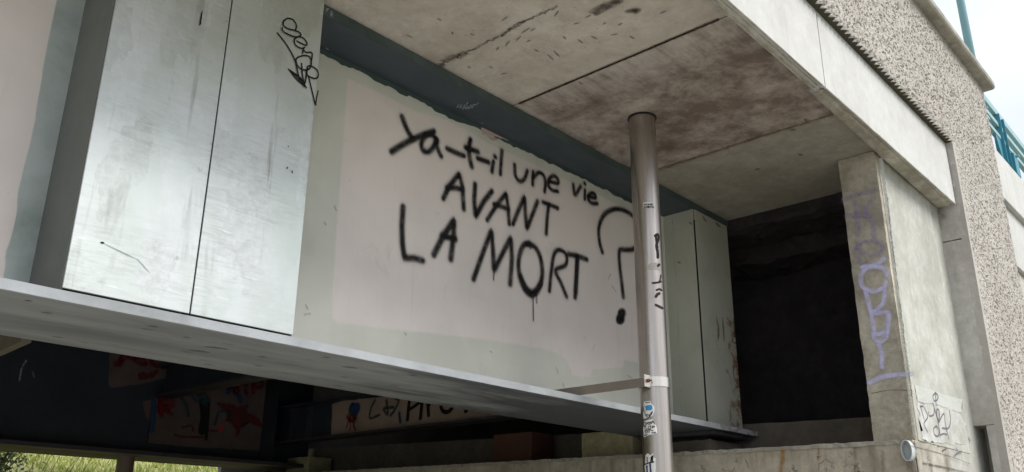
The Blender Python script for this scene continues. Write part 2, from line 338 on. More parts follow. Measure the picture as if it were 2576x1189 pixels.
def web_face_mat():
    m, t, b, c0 = mat_new('overpainted_web')
    at = lambda n_: N(t, 'ShaderNodeAttribute', attribute_name=n_).outputs['Fac']
    nA = nz(t, mapping(t, c0, (1, 1, 1), (2, 5, 1)), 1.3, 6, 0.6, 0.5); nB = nz(t, c0, 7, 5, 0.65); nC = nz(t, c0, 45, 4, 0.7)
    nR = nz(t, mapping(t, c0, (9, 1, 1.2), (4, 0, 2)), 2.0, 5, 0.65, 0.3)
    web = mixc(t, rng(t, nA, 0.38, 0.66), (0.61, 0.615, 0.545), (0.52, 0.525, 0.46))
    pnk = mixc(t, rng(t, nA, 0.36, 0.68), (0.73, 0.665, 0.63), (0.64, 0.585, 0.55))
    pm = mth(t, 'ADD', at('pink'), mth(t, 'MULTIPLY', mth(t, 'SUBTRACT', nC, 0.5), mth(t, 'MULTIPLY', mth(t, 'SUBTRACT', 1.0, mth(t, 'ABSOLUTE', mth(t, 'SUBTRACT', mth(t, 'MULTIPLY', at('pink'), 2.0), 1.0))), 1.5)))
    pm = rng(t, pm, 0.2, 0.8)
    col = mixc(t, mth(t, 'MULTIPLY', pm, rng(t, nR, 0.25, 0.5, 0.82, 1.0)), web, pnk)
    col = mixc(t, rng(t, at('tone'), 0.0, 1.0, 0, 0.22), col, (0.70, 0.68, 0.64)); col = mixc(t, rng(t, at('tone'), 0.0, -1.0, 0, 0.20), col, (0.40, 0.41, 0.36))
    bare = mixc(t, rng(t, nA, 0.38, 0.62), (0.42, 0.47, 0.46), (0.27, 0.32, 0.30)); bare = mixc(t, rng(t, nB, 0.4, 0.7, 0, 0.4), bare, (0.50, 0.54, 0.54))
    col = mixc(t, rng(t, at('bare'), 0.35, 0.65), col, bare)
    smu = nz(t, mapping(t, c0, (1, 1, 0.6), (3, 7, 1)), 5.2, 5, 0.6, 0.9)
    col = mixc(t, rng(t, smu, 0.66, 0.76, 0, 0.28), col, (0.30, 0.29, 0.26))
    spk = nz(t, mapping(t, c0, (1, 1, 1), (8, 8, 8)), 24, 4, 0.6); col = mixc(t, rng(t, spk, 0.71, 0.74, 0, 0.5), col, (0.25, 0.24, 0.21))
    dr = nz(t, mapping(t, c0, (14, 1, 0.5), (0, 0, 6)), 1.5, 5, 0.6); col = mixc(t, rng(t, dr, 0.60, 0.72, 0, 0.22), col, (0.38, 0.37, 0.33))
    t.links.new(col, b.inputs['Base Color']); t.links.new(rng(t, nB, 0.3, 0.7, 0.42, 0.6), b.inputs['Roughness'])
    h = mth(t, 'ADD', mth(t, 'MULTIPLY', nz(t, c0, 4, 3), 0.8), mth(t, 'MULTIPLY', nC, 0.12)); h = mth(t, 'ADD', h, mth(t, 'MULTIPLY', at('pink'), 0.05))
    bump(t, b, h, 0.10, 0.02); return m
M['web_face'] = web_face_mat()
M['endbox'] = paint('pale_green_grey_paint', (0.42, 0.43, 0.36), (0.27, 0.27, 0.21), 0.45, 3.0, 0.45, rust=(7.98, 0.62, 1.05, 0.9, 1.0))
M['flange'] = paint('blue_black_flange_paint', (0.050, 0.066, 0.080), (0.036, 0.050, 0.060), 0.4, 4.0, 0.5)
M['flange_edge'] = paint('dirty_green_edge_paint', (0.075, 0.10, 0.10), (0.03, 0.045, 0.04), 0.6, 5.0, 0.8, chips=(0.20, 0.22, 0.19), bmp=0.3)
M['bflange'] = paint('grey_flange_paint', (0.40, 0.415, 0.41), (0.19, 0.20, 0.20), 0.5, 6.0, 0.85, dirt_scale=(0.45, 2.2, 1), spots=0.9, rust=(8.05, 0.9, 0.9, 0.4, 0.8))
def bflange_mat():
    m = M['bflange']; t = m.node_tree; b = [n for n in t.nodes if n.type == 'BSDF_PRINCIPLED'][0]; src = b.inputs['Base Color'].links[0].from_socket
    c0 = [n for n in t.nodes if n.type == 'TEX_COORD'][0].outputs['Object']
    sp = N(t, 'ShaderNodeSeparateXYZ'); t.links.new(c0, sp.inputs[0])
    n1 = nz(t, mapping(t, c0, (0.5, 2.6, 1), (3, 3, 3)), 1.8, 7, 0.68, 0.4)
    k = mth(t, 'ADD', mth(t, 'MULTIPLY', n1, 1.1), rng(t, sp.outputs[0], 2.6, 6.4, -0.30, 0.48))  # blend to dark blue-grey grows along the girder towards the abutment
    far_mix = mixc(t, nz(t, c0, 9, 5, 0.7), (0.065, 0.082, 0.095), (0.10, 0.115, 0.12))
    col = mixc(t, rng(t, k, 0.45, 0.78), src, far_mix); t.links.new(col, b.inputs['Base Color'])
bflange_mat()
M['bflange_edge'] = paint('pale_blue_grey_edge_paint', (0.43, 0.455, 0.475), (0.27, 0.285, 0.29), 0.5, 7.0, 1.0, rust=(8.05, 1.6, 0.9, 0.4, 0.8))
M['side'] = paint('dark_grey_steel_paint', (0.16, 0.172, 0.162), (0.11, 0.12, 0.11), 0.5, 8.0, 0.4)
M['strip'] = paint('bare_grey_steel', (0.44, 0.49, 0.49), (0.30, 0.35, 0.33), 0.42, 9.0, 0.55, metallic=0.2)
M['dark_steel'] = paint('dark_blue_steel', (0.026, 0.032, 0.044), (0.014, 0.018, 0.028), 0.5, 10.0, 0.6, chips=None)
M['dark_steel_edge'] = paint('grimy_steel_edge', (0.05, 0.045, 0.055), (0.02, 0.018, 0.022), 0.5, 11.0, 0.6)
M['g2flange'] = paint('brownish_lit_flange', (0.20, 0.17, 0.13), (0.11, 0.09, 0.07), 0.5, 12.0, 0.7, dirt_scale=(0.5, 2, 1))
M['pink_dark'] = paint('faded_pink_paint', (0.36, 0.27, 0.225), (0.22, 0.165, 0.14), 0.6, 13.0, 0.6)
M['pink_dark2'] = paint('grimy_pink_paint', (0.12, 0.09, 0.085), (0.055, 0.045, 0.045), 0.6, 14.0, 0.7)
M['rubber'] = paint('black_bearing_rubber', (0.02, 0.018, 0.018), (0.012, 0.01, 0.01), 0.7, 15.0)
M['galv_a'] = galvanised('galvanised_sheet_a', 2.0)
M['galv_b'] = galvanised('galvanised_sheet_b', 13.0)
M['teal'] = paint('teal_paint', (0.045, 0.23, 0.30), (0.03, 0.16, 0.21), 0.35, 16.0, 0.4)
M['teal_light'] = paint('pale_teal_paint', (0.26, 0.42, 0.45), (0.18, 0.32, 0.35), 0.35, 17.0, 0.4)
M['post'] = paint('weathered_teal_paint', (0.20, 0.37, 0.40), (0.13, 0.27, 0.30), 0.4, 18.0, 0.5)
def steel_pipe(name, base, dark):
    m, t, b, c0 = mat_new(name)
    s = nz(t, mapping(t, c0, (30, 30, 0.8)), 1.2, 6, 0.6)
    a = nz(t, c0, 2.4, 5, 0.6, 0.4)
    col = mixc(t, rng(t, s, 0.35, 0.7), base, dark)
    col = mixc(t, rng(t, a, 0.55, 0.72, 0, 0.45), col, (0.27, 0.22, 0.18))
    t.links.new(col, b.inputs['Base Color']); b.inputs['Metallic'].default_value = 0.9
    t.links.new(rng(t, s, 0.3, 0.7, 0.24, 0.36), b.inputs['Roughness'])
    bump(t, b, s, 0.05, 0.004); return m
M['pipe'] = steel_pipe('brushed_stainless', (0.50, 0.46, 0.42), (0.36, 0.32, 0.285))
M['clamp'] = steel_pipe('pale_steel', (0.72, 0.68, 0.62), (0.6, 0.56, 0.5))
M['arm'] = paint('dull_brown_steel', (0.30, 0.26, 0.22), (0.20, 0.17, 0.14), 0.45, 19.0, 0.5, metallic=0.3)
M['rust'] = paint('rusty_steel', (0.16, 0.07, 0.035), (0.07, 0.035, 0.025), 0.8, 20.0, 0.7)
M['prop'] = paint('brown_prop_paint', (0.18, 0.135, 0.10), (0.10, 0.075, 0.055), 0.4, 21.0, 0.5)
M['pvc'] = paint('grey_plastic_pipe', (0.50, 0.53, 0.53), (0.38, 0.40, 0.39), 0.4, 22.0, 0.3)
M['joint'] = paint('black_joint_filler', (0.012, 0.012, 0.014), (0.008, 0.008, 0.01), 0.9, 23.0)
M['sticker'] = paint('white_sticker_paper', (0.86, 0.85, 0.83), (0.72, 0.71, 0.68), 0.6, 24.0, 0.3)
M['tape'] = paint('grey_tape', (0.38, 0.35, 0.32), (0.3, 0.28, 0.26), 0.35, 25.0, 0.3)
M['sticker_blue'] = paint('sticker_blue_ink', (0.06, 0.30, 0.58), (0.05, 0.22, 0.45), 0.6, 26.0, 0.2)
M['sticker_navy'] = paint('sticker_navy_ink', (0.03, 0.045, 0.13), (0.02, 0.03, 0.09), 0.6, 27.0, 0.2)
M['ink'] = stroke_mat('black_marker', (0.012, 0.010, 0.010), 0.10)
M['spray'] = stroke_mat('black_spray', (0.012, 0.011, 0.013), 0.80, patchy=0.35)
M['overspray'] = stroke_mat('black_overspray', (0.03, 0.028, 0.03), 0.95, 0.20, patchy=0.4)
M['pink_edge'] = stroke_mat('rolled_pink_edge', (0.66, 0.605, 0.58), 0.9, 0.9, patchy=0.3)
M['grey_smear'] = stroke_mat('grey_smear', (0.36, 0.35, 0.32), 0.9, 0.5, patchy=0.5)
M['drip'] = stroke_mat('black_paint_drip', (0.010, 0.009, 0.011), 0.08)
M['lilac'] = stroke_mat('lilac_spray', (0.68, 0.66, 0.93), 0.6, 0.75, patchy=0.4)
M['lilac_old'] = stroke_mat('faded_lilac_spray', (0.34, 0.28, 0.44), 0.8, 0.55, patchy=0.6)
M['grey_ink'] = stroke_mat('grey_marker', (0.13, 0.12, 0.155), 0.35, 0.85, patchy=0.3)
M['pen_pipe'] = stroke_mat('brown_black_marker', (0.035, 0.025, 0.024), 0.2)
M['red_spray'] = stroke_mat('dark_red_spray', (0.15, 0.012, 0.012), 0.75, 0.85, patchy=0.6)
M['red_bright'] = paint('bright_red_paint', (0.42, 0.03, 0.02), (0.3, 0.02, 0.02), 0.5, 33.0, 0.3)
M['blue_spray'] = stroke_mat('blue_spray', (0.018, 0.055, 0.14), 0.5, 0.9)
M['teal_spray'] = stroke_mat('dark_teal_spray', (0.03, 0.07, 0.08), 0.5, 0.8, patchy=0.3)
M['crack'] = stroke_mat('crack_dirt', (0.07, 0.055, 0.045), 0.7, 0.7, patchy=0.7)
M['leaf_stain'] = stroke_mat('brown_debris_mark', (0.13, 0.085, 0.06), 0.6, 0.5)
M['joint_dirt'] = stroke_mat('brown_joint_dirt', (0.14, 0.085, 0.055), 0.85, 0.5, patchy=0.7)
M['band_dirt'] = stroke_mat('green_grey_run_off', (0.20, 0.20, 0.15), 0.95, 0.65, patchy=0.35)
M['arris'] = stroke_mat('pale_worn_arris', (0.60, 0.60, 0.53), 0.35, 0.85, patchy=0.3)
M['lime'] = stroke_mat('pale_lime_bloom', (0.62, 0.57, 0.52), 0.8, 0.45, patchy=0.6)
M['grime_spot'] = stroke_mat('dark_grime_spot', (0.10, 0.10, 0.095), 0.8, 0.55, patchy=0.4)
M['scratch_white'] = stroke_mat('white_scratch', (0.45, 0.50, 0.52), 0.4, 0.45, patchy=0.6)
M['flake_green'] = paint('dark_green_flaking_paint', (0.055, 0.085, 0.080), (0.035, 0.055, 0.05), 0.55, 28.0, 0.6)
M['flake_pink'] = paint('pink_flaking_paint', (0.50, 0.38, 0.36), (0.42, 0.32, 0.30), 0.6, 29.0, 0.4)
M['white_patch'] = concrete('whitewash', (0.51, 0.515, 0.49), (0.40, 0.40, 0.365), (0.28, 0.275, 0.235), 0.7, 17.0, 1.8, pit=0.3, bmp=0.2)
M['grey_patch'] = concrete('grey_repair_mortar', (0.44, 0.46, 0.42), (0.36, 0.37, 0.33), None, 0, 18.0, 1.8, pit=0.3)
M['rust_stain'] = stroke_mat('orange_rust_stain', (0.42, 0.22, 0.07), 0.8, 0.7, patchy=0.6)
M['damp'] = stroke_mat('dark_damp_stain', (0.16, 0.14, 0.11), 0.95, 0.42, patchy=0.7)

# ------------------------------------------------------------------ flat marks (paint strokes, patches)
def resample(p, step):
    """Catmull-Rom through 2-D points, evenly enough spaced"""
    p = [np.array(q, float) for q in p]
    if len(p) == 2:
        n = max(2, int(np.linalg.norm(p[1]-p[0])/step)+1); return [p[0]+(p[1]-p[0])*i/n for i in range(n+1)]
    e = [2*p[0]-p[1]]+p+[2*p[-1]-p[-2]]; outp = []
    for i in range(1, len(e)-2):
        a, b, c, d_ = e[i-1:i+3]; n = max(2, int(np.linalg.norm(c-b)/step)+1)
        for k in range(n):
            t = k/n
            outp.append(0.5*((2*b)+(-a+c)*t+(2*a-5*b+4*c-d_)*t*t+(-a+3*b-3*c+d_)*t**3))
    outp.append(p[-1]); return outp
KOFF = [0]
def ribbon(name, strokes, to3, nrm, width, mat, parent, step=3.0, straight=False, jitter=0.0, base=0.0015, taper=False, gain=0.00025):
    """strokes: lists of survey points; to3(x, y, off) -> point, nrm(p) -> outward normal"""
    vs_, fs, dd = [], [], []
    for st in strokes:
        wd = width
        if isinstance(st, tuple) and isinstance(st[0], (int, float)): wd, st = st
        if straight:
            q = []
            for a, b in zip(st[:-1], st[1:]): q += resample([a, b], step)[:-1]
            q.append(np.array(st[-1], float))
        else: q = resample(st, step)
        KOFF[0] += 1
        off0 = base+(KOFF[0] % 9)*gain
        P = [to3(a[0], a[1], off0+0.00004*i) for i, a in enumerate(q)]
        if jitter: P = [a+Vector([random.uniform(-jitter, jitter) for _ in range(3)])-nrm(a)*0 for a in P]
        rows = []
        n = len(P)
        for i, a in enumerate(P):
            tg = (P[min(n-1, i+1)]-P[max(0, i-1)]).normalized(); nn = nrm(a); s = nn.cross(tg).normalized()
            ww = wd*0.5
            if taper: ww *= 0.25+0.75*math.sin(math.pi*min(1, max(0, (i+0.5)/n)))
            rows.append((a, s, tg, nn, ww))
        first = len(vs_)
        for a, s, tg, nn, ww in rows:
            vs_ += [a-s*ww, a, a+s*ww]; dd += [1, 0, 1]
        for i in range(n-1):
            b = first+3*i; fs += [(b, b+1, b+4, b+3), (b+1, b+2, b+5, b+4)]
        for end, sg in ((0, -1), (n-1, 1)):
            a, s, tg, nn, ww = rows[end]; c = first+3*end+1; prev = first+3*end
            for k in range(1, 6):
                an = math.pi*k/6; v = a-s*ww*math.cos(an)+tg*sg*ww*math.sin(an); vs_.append(v); dd.append(1)
                fs.append((c, prev, len(vs_)-1)); prev = len(vs_)-1
            fs.append((c, prev, first+3*end+2))
    me = bpy.data.meshes.new(name); me.from_pydata([tuple(v) for v in vs_], [], fs)
    at = me.attributes.new('d', 'FLOAT', 'POINT'); at.data.foreach_set('value', dd)
    return link_me(name, me, mat, parent)
def on_plane(ax, val):
    i = 'XYZ'.index(ax); n = Vector((0, 0, 0)); n[i] = -1
    return (lambda x, y, off: AT(x, y, ax, val-off)), (lambda p: n)
def patch(name, poly, ax, val, mat, parent, off=0.001, jag=2.0, step=7.0, seed=3):
    rr = random.Random(seed); pts = []
    for a, b in zip(poly, poly[1:]+poly[:1]):
        a = np.array(a, float); b = np.array(b, float); n = max(1, int(np.linalg.norm(b-a)/step))
        for i in range(n):
            q = a+(b-a)*i/n; pts.append(q+np.array([rr.uniform(-jag, jag), rr.uniform(-jag, jag)]))
    bm = bmesh.new(); fv = [bm.verts.new(AT(p[0], p[1], ax, val-off)) for p in pts]
    fc = bm.faces.new(fv); bmesh.ops.triangulate(bm, faces=[fc]); 
    return bm_obj(name, bm, mat, parent)

# key levels of the cross-section (metres)
ZS = 3.28; ZTF = 3.20; ZT = 1.05; ZB = 1.00; YW = 4.476; YA = 4.124; YB = 4.0; YR = 4.952; XE = 8.05
XL = -14.0
C5 = lambda P: [(754.7+a*.3967, 314.4+b*.3967) for a, b in P]

# ------------------------------------------------------------------ ground
def ground_mat(name, a, b, sc_, seed):
    m, t, bs, c = mat_new(name)
    n1 = nz(t, mapping(t, c, (1, 1, 1), (seed, 0, 0)), sc_, 8, 0.7); n2 = nz(t, c, 0.4, 3)
    col = mixc(t, rng(t, n1, 0.3, 0.7), a, b); col = mixc(t, rng(t, n2, 0.4, 0.7, 0, 0.4), col, tuple(v*0.6 for v in a))
    t.links.new(col, bs.inputs['Base Color']); bs.inputs['Roughness'].default_value = 0.95; bump(t, bs, n1, 0.5, 0.03); return m
M['ground'] = ground_mat('lawn_ground', (0.10, 0.13, 0.045), (0.16, 0.15, 0.08), 5, 0)
M['path'] = ground_mat('pale_gravel_path', (0.50, 0.49, 0.46), (0.43, 0.42, 0.395), 30, 4)
M['soil'] = ground_mat('bare_soil', (0.17, 0.16, 0.145), (0.12, 0.11, 0.10), 8, 9)
M['verge'] = ground_mat('dry_verge', (0.27, 0.25, 0.21), (0.20, 0.185, 0.15), 12, 6)
M['bank'] = ground_mat('dry_grass_bank', (0.48, 0.52, 0.17), (0.60, 0.56, 0.32), 9, 2)
g = mesh_obj('ground', [(-300, -300, GZ), (300, -300, GZ), (300, 300, GZ), (-300, 300, GZ)], [(0, 1, 2, 3)], M['ground']); tag(g, kind='structure')
g = mesh_obj('path', [(-60, -14, GZ+.006), (4.2, -14, GZ+.006), (4.8, 3.9, GZ+.006), (-60, 3.9, GZ+.006)], [(0, 1, 2, 3)], M['path']); tag(g, kind='structure')  # pale ground out of view, added to bounce light under the deck
g = mesh_obj('soil', [(-40, 3.9, GZ+.004), (7.2, 3.9, GZ+.004), (7.2, 12.5, GZ+.004), (-40, 12.5, GZ+.004)], [(0, 1, 2, 3)], M['soil']); tag(g, kind='structure')
g = mesh_obj('verge', [(4.0, -10, GZ+.003), (30, -10, GZ+.003), (30, 2.0, GZ+.003), (7.2, 3.9, GZ+.003), (4.0, 3.9, GZ+.003)], [(0, 1, 2, 3, 4)], M['verge']); tag(g, kind='structure')  # unseen ground added to keep green bounce light off the soffit
def bank_z(x, y):
    return GZ+0.02+max(0, (y-10.2))*0.52*(1 if y < 26 else 0)+(0 if y < 26 else 8.2)+0.10*noise.noise(Vector((x*0.7, y*0.7, 0)))+0.03*noise.noise(Vector((x*3, y*3, 2)))
vs_, fs = [], []
nx, ny = 110, 90
xs = np.linspace(-30, 40, nx); ys = np.linspace(10.2, 40, ny)
for j in range(ny):
    for i in range(nx): vs_.append((xs[i], ys[j], bank_z(xs[i], ys[j])))
for j in range(ny-1):
    for i in range(nx-1): fs.append((j*nx+i, j*nx+i+1, (j+1)*nx+i+1, (j+1)*nx+i))
tag(mesh_obj('grass_bank', vs_, fs, M['bank'], None, True), kind='structure')
def leafmat(name, a, b, c_):
    m, t, bs, c = mat_new(name)
    gi = N(t, 'ShaderNodeNewGeometry'); rnd = gi.outputs['Random Per Island']
    col = mixc(t, rng(t, rnd, 0.2, 0.75), a, b); col = mixc(t, rng(t, rnd, 0.8, 0.85), col, c_)
    t.links.new(col, bs.inputs['Base Color']); bs.inputs['Roughness'].default_value = 0.6
    return m
M['blades'] = leafmat('grass_blades', (0.34, 0.46, 0.08), (0.60, 0.62, 0.20), (0.70, 0.64, 0.38))
M['leaves'] = leafmat('shrub_leaves', (0.07, 0.14, 0.03), (0.14, 0.23, 0.05), (0.24, 0.26, 0.08))
vs_, fs = [], []
for k in range(42000):
    y = 13.4+random.random()**1.3*7.5; x = y*random.uniform(0.28, 0.66); z = bank_z(x, y)-0.01
    if noise.noise(Vector((x*0.9, y*0.9, 5))) > 0.28 and random.random() < 0.75: continue
    h = random.uniform(0.05, 0.16); a = random.uniform(0, 6.28); ww = random.uniform(0.006, 0.014)
    dx, dy = math.cos(a)*ww, math.sin(a)*ww; lx, ly = random.gauss(0, 0.045), random.gauss(0, 0.045)
    b = len(vs_); vs_ += [(x-dx, y-dy, z), (x+dx, y+dy, z), (x+lx, y+ly, z+h)]; fs.append((b, b+1, b+2))
tag(mesh_obj('grass', vs_, fs, M['blades']), 'sunlit yellow-green grass growing on the bank beyond the bridge', kind='stuff')
# shrub at the lower left
sx, sy = 4.55, 14.3; sz = bank_z(sx, sy)
sh = thing('shrub', 'leafy green shrub on the grass bank, under the rear girder at the far left', 'shrub', (sx, sy, sz))
vs_, fs = [], []; bm = bmesh.new()
for k in range(26):
    a = random.uniform(0, 6.28); L = random.uniform(0.7, 1.35); lean = random.uniform(0.1, 0.7)
    p0 = Vector((sx, sy, sz)); p1 = p0+Vector((math.cos(a)*lean*L, math.sin(a)*lean*L, L)); add_cyl(bm, p0, p1, 0.012, 0.004, 5)
    for q in range(95):
        t = random.uniform(0.25, 1.05); c = p0.lerp(p1, t)+Vector([random.gauss(0, 0.13) for _ in range(3)])
        s = random.uniform(0.018, 0.040); u_ = Vector([random.gauss(0, 1) for _ in range(3)]).normalized(); v_ = u_.orthogonal().normalized()
        b = len(vs_); vs_ += [c-u_*s*1.5, c-v_*s*.6, c+u_*s*1.5, c+v_*s*.6]; fs.append((b, b+1, b+2, b+3))
mesh_obj('foliage', vs_, fs, M['leaves'], sh); bm_obj('branches', bm, M['prop'], sh)
bm = bmesh.new()
for k in range(7):
    p0 = Vector((sx+0.5+k*0.12, sy, bank_z(sx+.5+k*.12, sy))); add_cyl(bm, p0, p0+Vector((random.uniform(0.1, 0.5), 0, random.uniform(0.7, 1.1))), 0.006, 0.002, 4)
bm_obj('twigs', bm, M['prop'], sh)

# ------------------------------------------------------------------ bridge deck
deck = thing('bridge_deck', 'stained grey concrete bridge deck slab seen from below, spanning over the girders', 'bridge deck', (0, 7.9, ZS))
YD0, YD1 = 2.235, 13.5
def slab(x0, x1, mat, fine, seed):
    return rbox('slab_panel', (x0, x1, YD0, YD1, ZS, ZS+0.30), mat, deck, (0.12 if fine else 1.5, 0.12 if fine else 1.5, 0.3), 0.0022 if fine else 0, 3, seed)
slab(XL, -3.0, M['soffit'], False, 0)
tag(slab(-2.99, 4.572, M['soffit'], True, 1), 'light grey slab panel with a ragged dark crack')
tag(slab(4.586, 6.376, M['soffit_stained'], True, 2), 'brown water-stained slab panel round the pipe')
tag(slab(6.390, XE-0.02, M['soffit_far'], True, 3), 'dim grey-green slab panel next to the abutment')
box('deck_topping', (XL, 12.0, 2.2, YD1, ZS+0.302, ZS+0.62), M['riser'], deck)
SP, SN = on_plane('Z', ZS); sn = lambda p: Vector((0, 0, -1))
spl = lambda x, y, off: AT(x, y, 'Z', ZS-0.004-off)
ribbon('crack', [[(1112, 163), (1135, 150), (1160, 137), (1186, 128), (1212, 115), (1232, 103), (1262, 90), (1300, 62), (1330, 52), (1362, 36), (1400, 20)],
                 [(1262, 92), (1290, 74), (1318, 56)]], spl, sn, 0.030, M['crack'], deck, 5, jitter=0.006)
ribbon('crack', [[(1110, 165), (1128, 150), (1150, 143), (1176, 133)]], spl, sn, 0.09, M['crack'], deck, 5, jitter=0.01)
marks = []
for (x, y, dx, dy) in [(1277, 110, 9, -12), (1304, 98, 10, -10), (1252, 123, 4, -6), (1268, 186, 12, -3), (1400, 136, 12, 12), (1030, 92, 14, 6), (1138, 84, 1, 5), (1322, 78, 18, -12), (1270, 48, 12, -8),
                       (1340, 76, 10, -6), (1495, 96, 14, 6), (1545, 88, 14, -3), (1460, 105, 10, 8), (1385, 145, 14, 12), (1450, 60, 12, -3), (1400, 35, 8, -12), (1560, 62, 8, -5), (1480, 42, 10, -6), (1590, 95, 10, 6),
                       (1520, 60, 5, -4), (1350, 128, 8, 5), (1420, 96, 6, 6), (1330, 104, 8, -4), (1235, 170, 6, 5), (1188, 88, 8, 4), (1105, 50, 8, 5), (1668, 32, 12, -5), (1460, 210, 8, 5), (1180, 170, 5, 5)]:
    marks.append([(x-dx*.6, y-dy*.6), (x, y), (x+dx*.6, y+dy*.6)])
o = ribbon('debris_marks', marks, spl, sn, 0.024, M['leaf_stain'], deck, 3, taper=True); tag(o, 'small brown leaf-like marks scattered over the light panel')
ribbon('stain_ring', [[(1500, 36), (1525, 22), (1545, 14), (1560, 4)], [(1490, 30), (1520, 14), (1548, 4)], [(1580, 30), (1605, 26), (1600, 32)]], spl, sn, 0.07, M['crack'], deck, 5)
marks = [[(1715+i*3, 500+i*0), (1722+i*3, 503)] for i in range(0)]
o = ribbon('debris_marks', [[(1784, 545+0), (1790, 538)], [(2095, 247), (2115, 250)], [(2025, 300), (2028, 304)], [(2150, 322), (2170, 318)], [(1900, 428), (1912, 424)], [(2010, 388), (2018, 392)], [(1990, 330), (2002, 326)], [(2140, 300), (2150, 305)]], spl, sn, 0.05, M['leaf_stain'], deck, 3, taper=True)
# scabs of rusty stain along the joint of the stained panel
ribbon('joint_stain', [[(1306, 263), (1400, 222), (1500, 180), (1600, 139), (1700, 97), (1806, 52)]], spl, sn, 0.045, M['joint_dirt'], deck, 6, jitter=0.004)
ribbon('joint_stain', [[(1655, 430), (1750, 398), (1850, 366), (1950, 334), (2088, 291)]], spl, sn, 0.10, M['joint_dirt'], deck, 6, jitter=0.006)
ribbon('joint_filler', [[(1308, 261), (1500, 180), (1806, 51)]], spl, sn, 0.022, M['drip'], deck, 6, jitter=0.001)

# ------------------------------------------------------------------ edge beam (pale band under the parapet)
YF = 2.11; XJ = 5.81
eb = thing('edge_beam', 'smooth pale concrete edge beam band below the rough parapet', 'edge beam', (0, 2.2, 3.22))
def band_shape(x0, x1, yin0, yin1):
    prof = [(YF, 3.225), (YF, 4.0), (2.20, 4.0), (2.232, 3.52), (2.232, 3.30), (yin0, 3.285), (yin0, 3.235), (yin0-0.02, 3.225), (YF+0.052, 3.222), (YF+0.040, 3.236), (YF+0.022, 3.236), (YF+0.016, 3.222)]
    return prof
def extrude_x(name, prof_fn, xs, mat, parent, jit=0.0, seed=0):
    vs_, fs = [], []; n = None
    for x in xs:
        pr = prof_fn(x); n = len(pr)
        for (y, z) in pr:
            j = noise.noise_vector(Vector((x*9+seed, y*9, z*9)))*jit
            vs_.append(Vector((x, y, z))+j)
    for i in range(len(xs)-1):
        for k in range(n):
            a = i*n+k; b = i*n+(k+1) % n; fs.append((a, b, b+n, a+n))
    fs.append(tuple(range(n))[::-1]); fs.append(tuple((len(xs)-1)*n+k for k in range(n)))
    bm = bmesh.new(); me_v = [bm.verts.new(v) for v in vs_]
    for f_ in fs: bm.faces.new([me_v[i] for i in f_])
    bmesh.ops.triangulate(bm, faces=[f_ for f_ in bm.faces if len(f_.verts) > 4])
    return bm_obj(name, bm, mat, parent)
def prof_a(x):
    yi = 2.205; return [(YF, 3.225), (YF, 4.0), (yi-.01, 4.0), (yi-.01, 3.275), (yi, 3.27), (yi, 3.232), (yi-0.012, 3.224), (YF+0.050, 3.224), (YF+0.044, 3.234), (YF+0.030, 3.234), (YF+0.024, 3.220), (YF+.006, 3.220)]
def prof_b(x):
    yi = 2.235+0.05*max(0, (x-XJ)/3.1); return [(YF, 3.228), (YF, 4.0), (yi-.01, 4.0), (yi-.01, 3.275), (yi, 3.27), (yi, 3.236), (yi-0.014, 3.226), (YF+0.060, 3.222), (YF+0.052, 3.240), (YF+0.026, 3.242), (YF+0.018, 3.224), (YF+.006, 3.222)]
sA = extrude_x('beam_segment', prof_a, np.arange(-2, XJ-0.006, 0.05).tolist()+[XJ-0.008], M['band'], eb, 0.0025, 1)
extrude_x('beam_segment', prof_a, [XL, -2.01], M['band'], eb)
sB = extrude_x('beam_segment', prof_b, np.arange(XJ+0.006, 8.93, 0.05).tolist()+[8.935], M['band'], eb, 0.003, 2)
# dirt on the underside is its own coat, 2 mm under the beam
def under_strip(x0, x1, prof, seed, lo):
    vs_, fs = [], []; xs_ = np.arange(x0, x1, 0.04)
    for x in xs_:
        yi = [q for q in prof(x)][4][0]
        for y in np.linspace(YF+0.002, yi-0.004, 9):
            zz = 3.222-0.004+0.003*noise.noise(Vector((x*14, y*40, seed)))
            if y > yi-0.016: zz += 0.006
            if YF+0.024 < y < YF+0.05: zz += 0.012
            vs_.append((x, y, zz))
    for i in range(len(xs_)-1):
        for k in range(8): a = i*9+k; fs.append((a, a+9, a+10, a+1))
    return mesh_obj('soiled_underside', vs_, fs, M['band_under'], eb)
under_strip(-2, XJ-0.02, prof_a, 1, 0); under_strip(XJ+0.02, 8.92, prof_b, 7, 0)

# ------------------------------------------------------------------ rough parapet and wing wall
YP = 2.045; ZP0, ZP1 = 3.895, 5.30; XW = 8.95; XW1 = 10.86
def hash2(i, j, s):
    h = np.sin(i*127.1+j*311.7+s*74.7)*43758.5453; return h-np.floor(h)
def worley(x, y, cell, s):
    gx, gy = np.floor(x/cell), np.floor(y/cell); d1 = np.full(x.shape, 9.0); v1 = np.zeros(x.shape); d2 = np.full(x.shape, 9.0)
    for a in (-1, 0, 1):
        for b in (-1, 0, 1):
            ci, cj = gx+a, gy+b
            px, py = (ci+hash2(ci, cj, s))*cell, (cj+hash2(ci, cj, s+5))*cell
            ang = hash2(ci, cj, s+11)*math.pi; dx, dy = x-px, y-py
            u_ = (dx*np.cos(ang)+dy*np.sin(ang))/1.8; v_ = (-dx*np.sin(ang)+dy*np.cos(ang))/0.8
            dd_ = np.sqrt(u_*u_+v_*v_)/cell
            upd = dd_ < d1; d2 = np.where(upd, d1, np.minimum(d2, dd_)); v1 = np.where(upd, hash2(ci, cj, s+3), v1); d1 = np.where(upd, dd_, d1)
    return d1, d2, v1
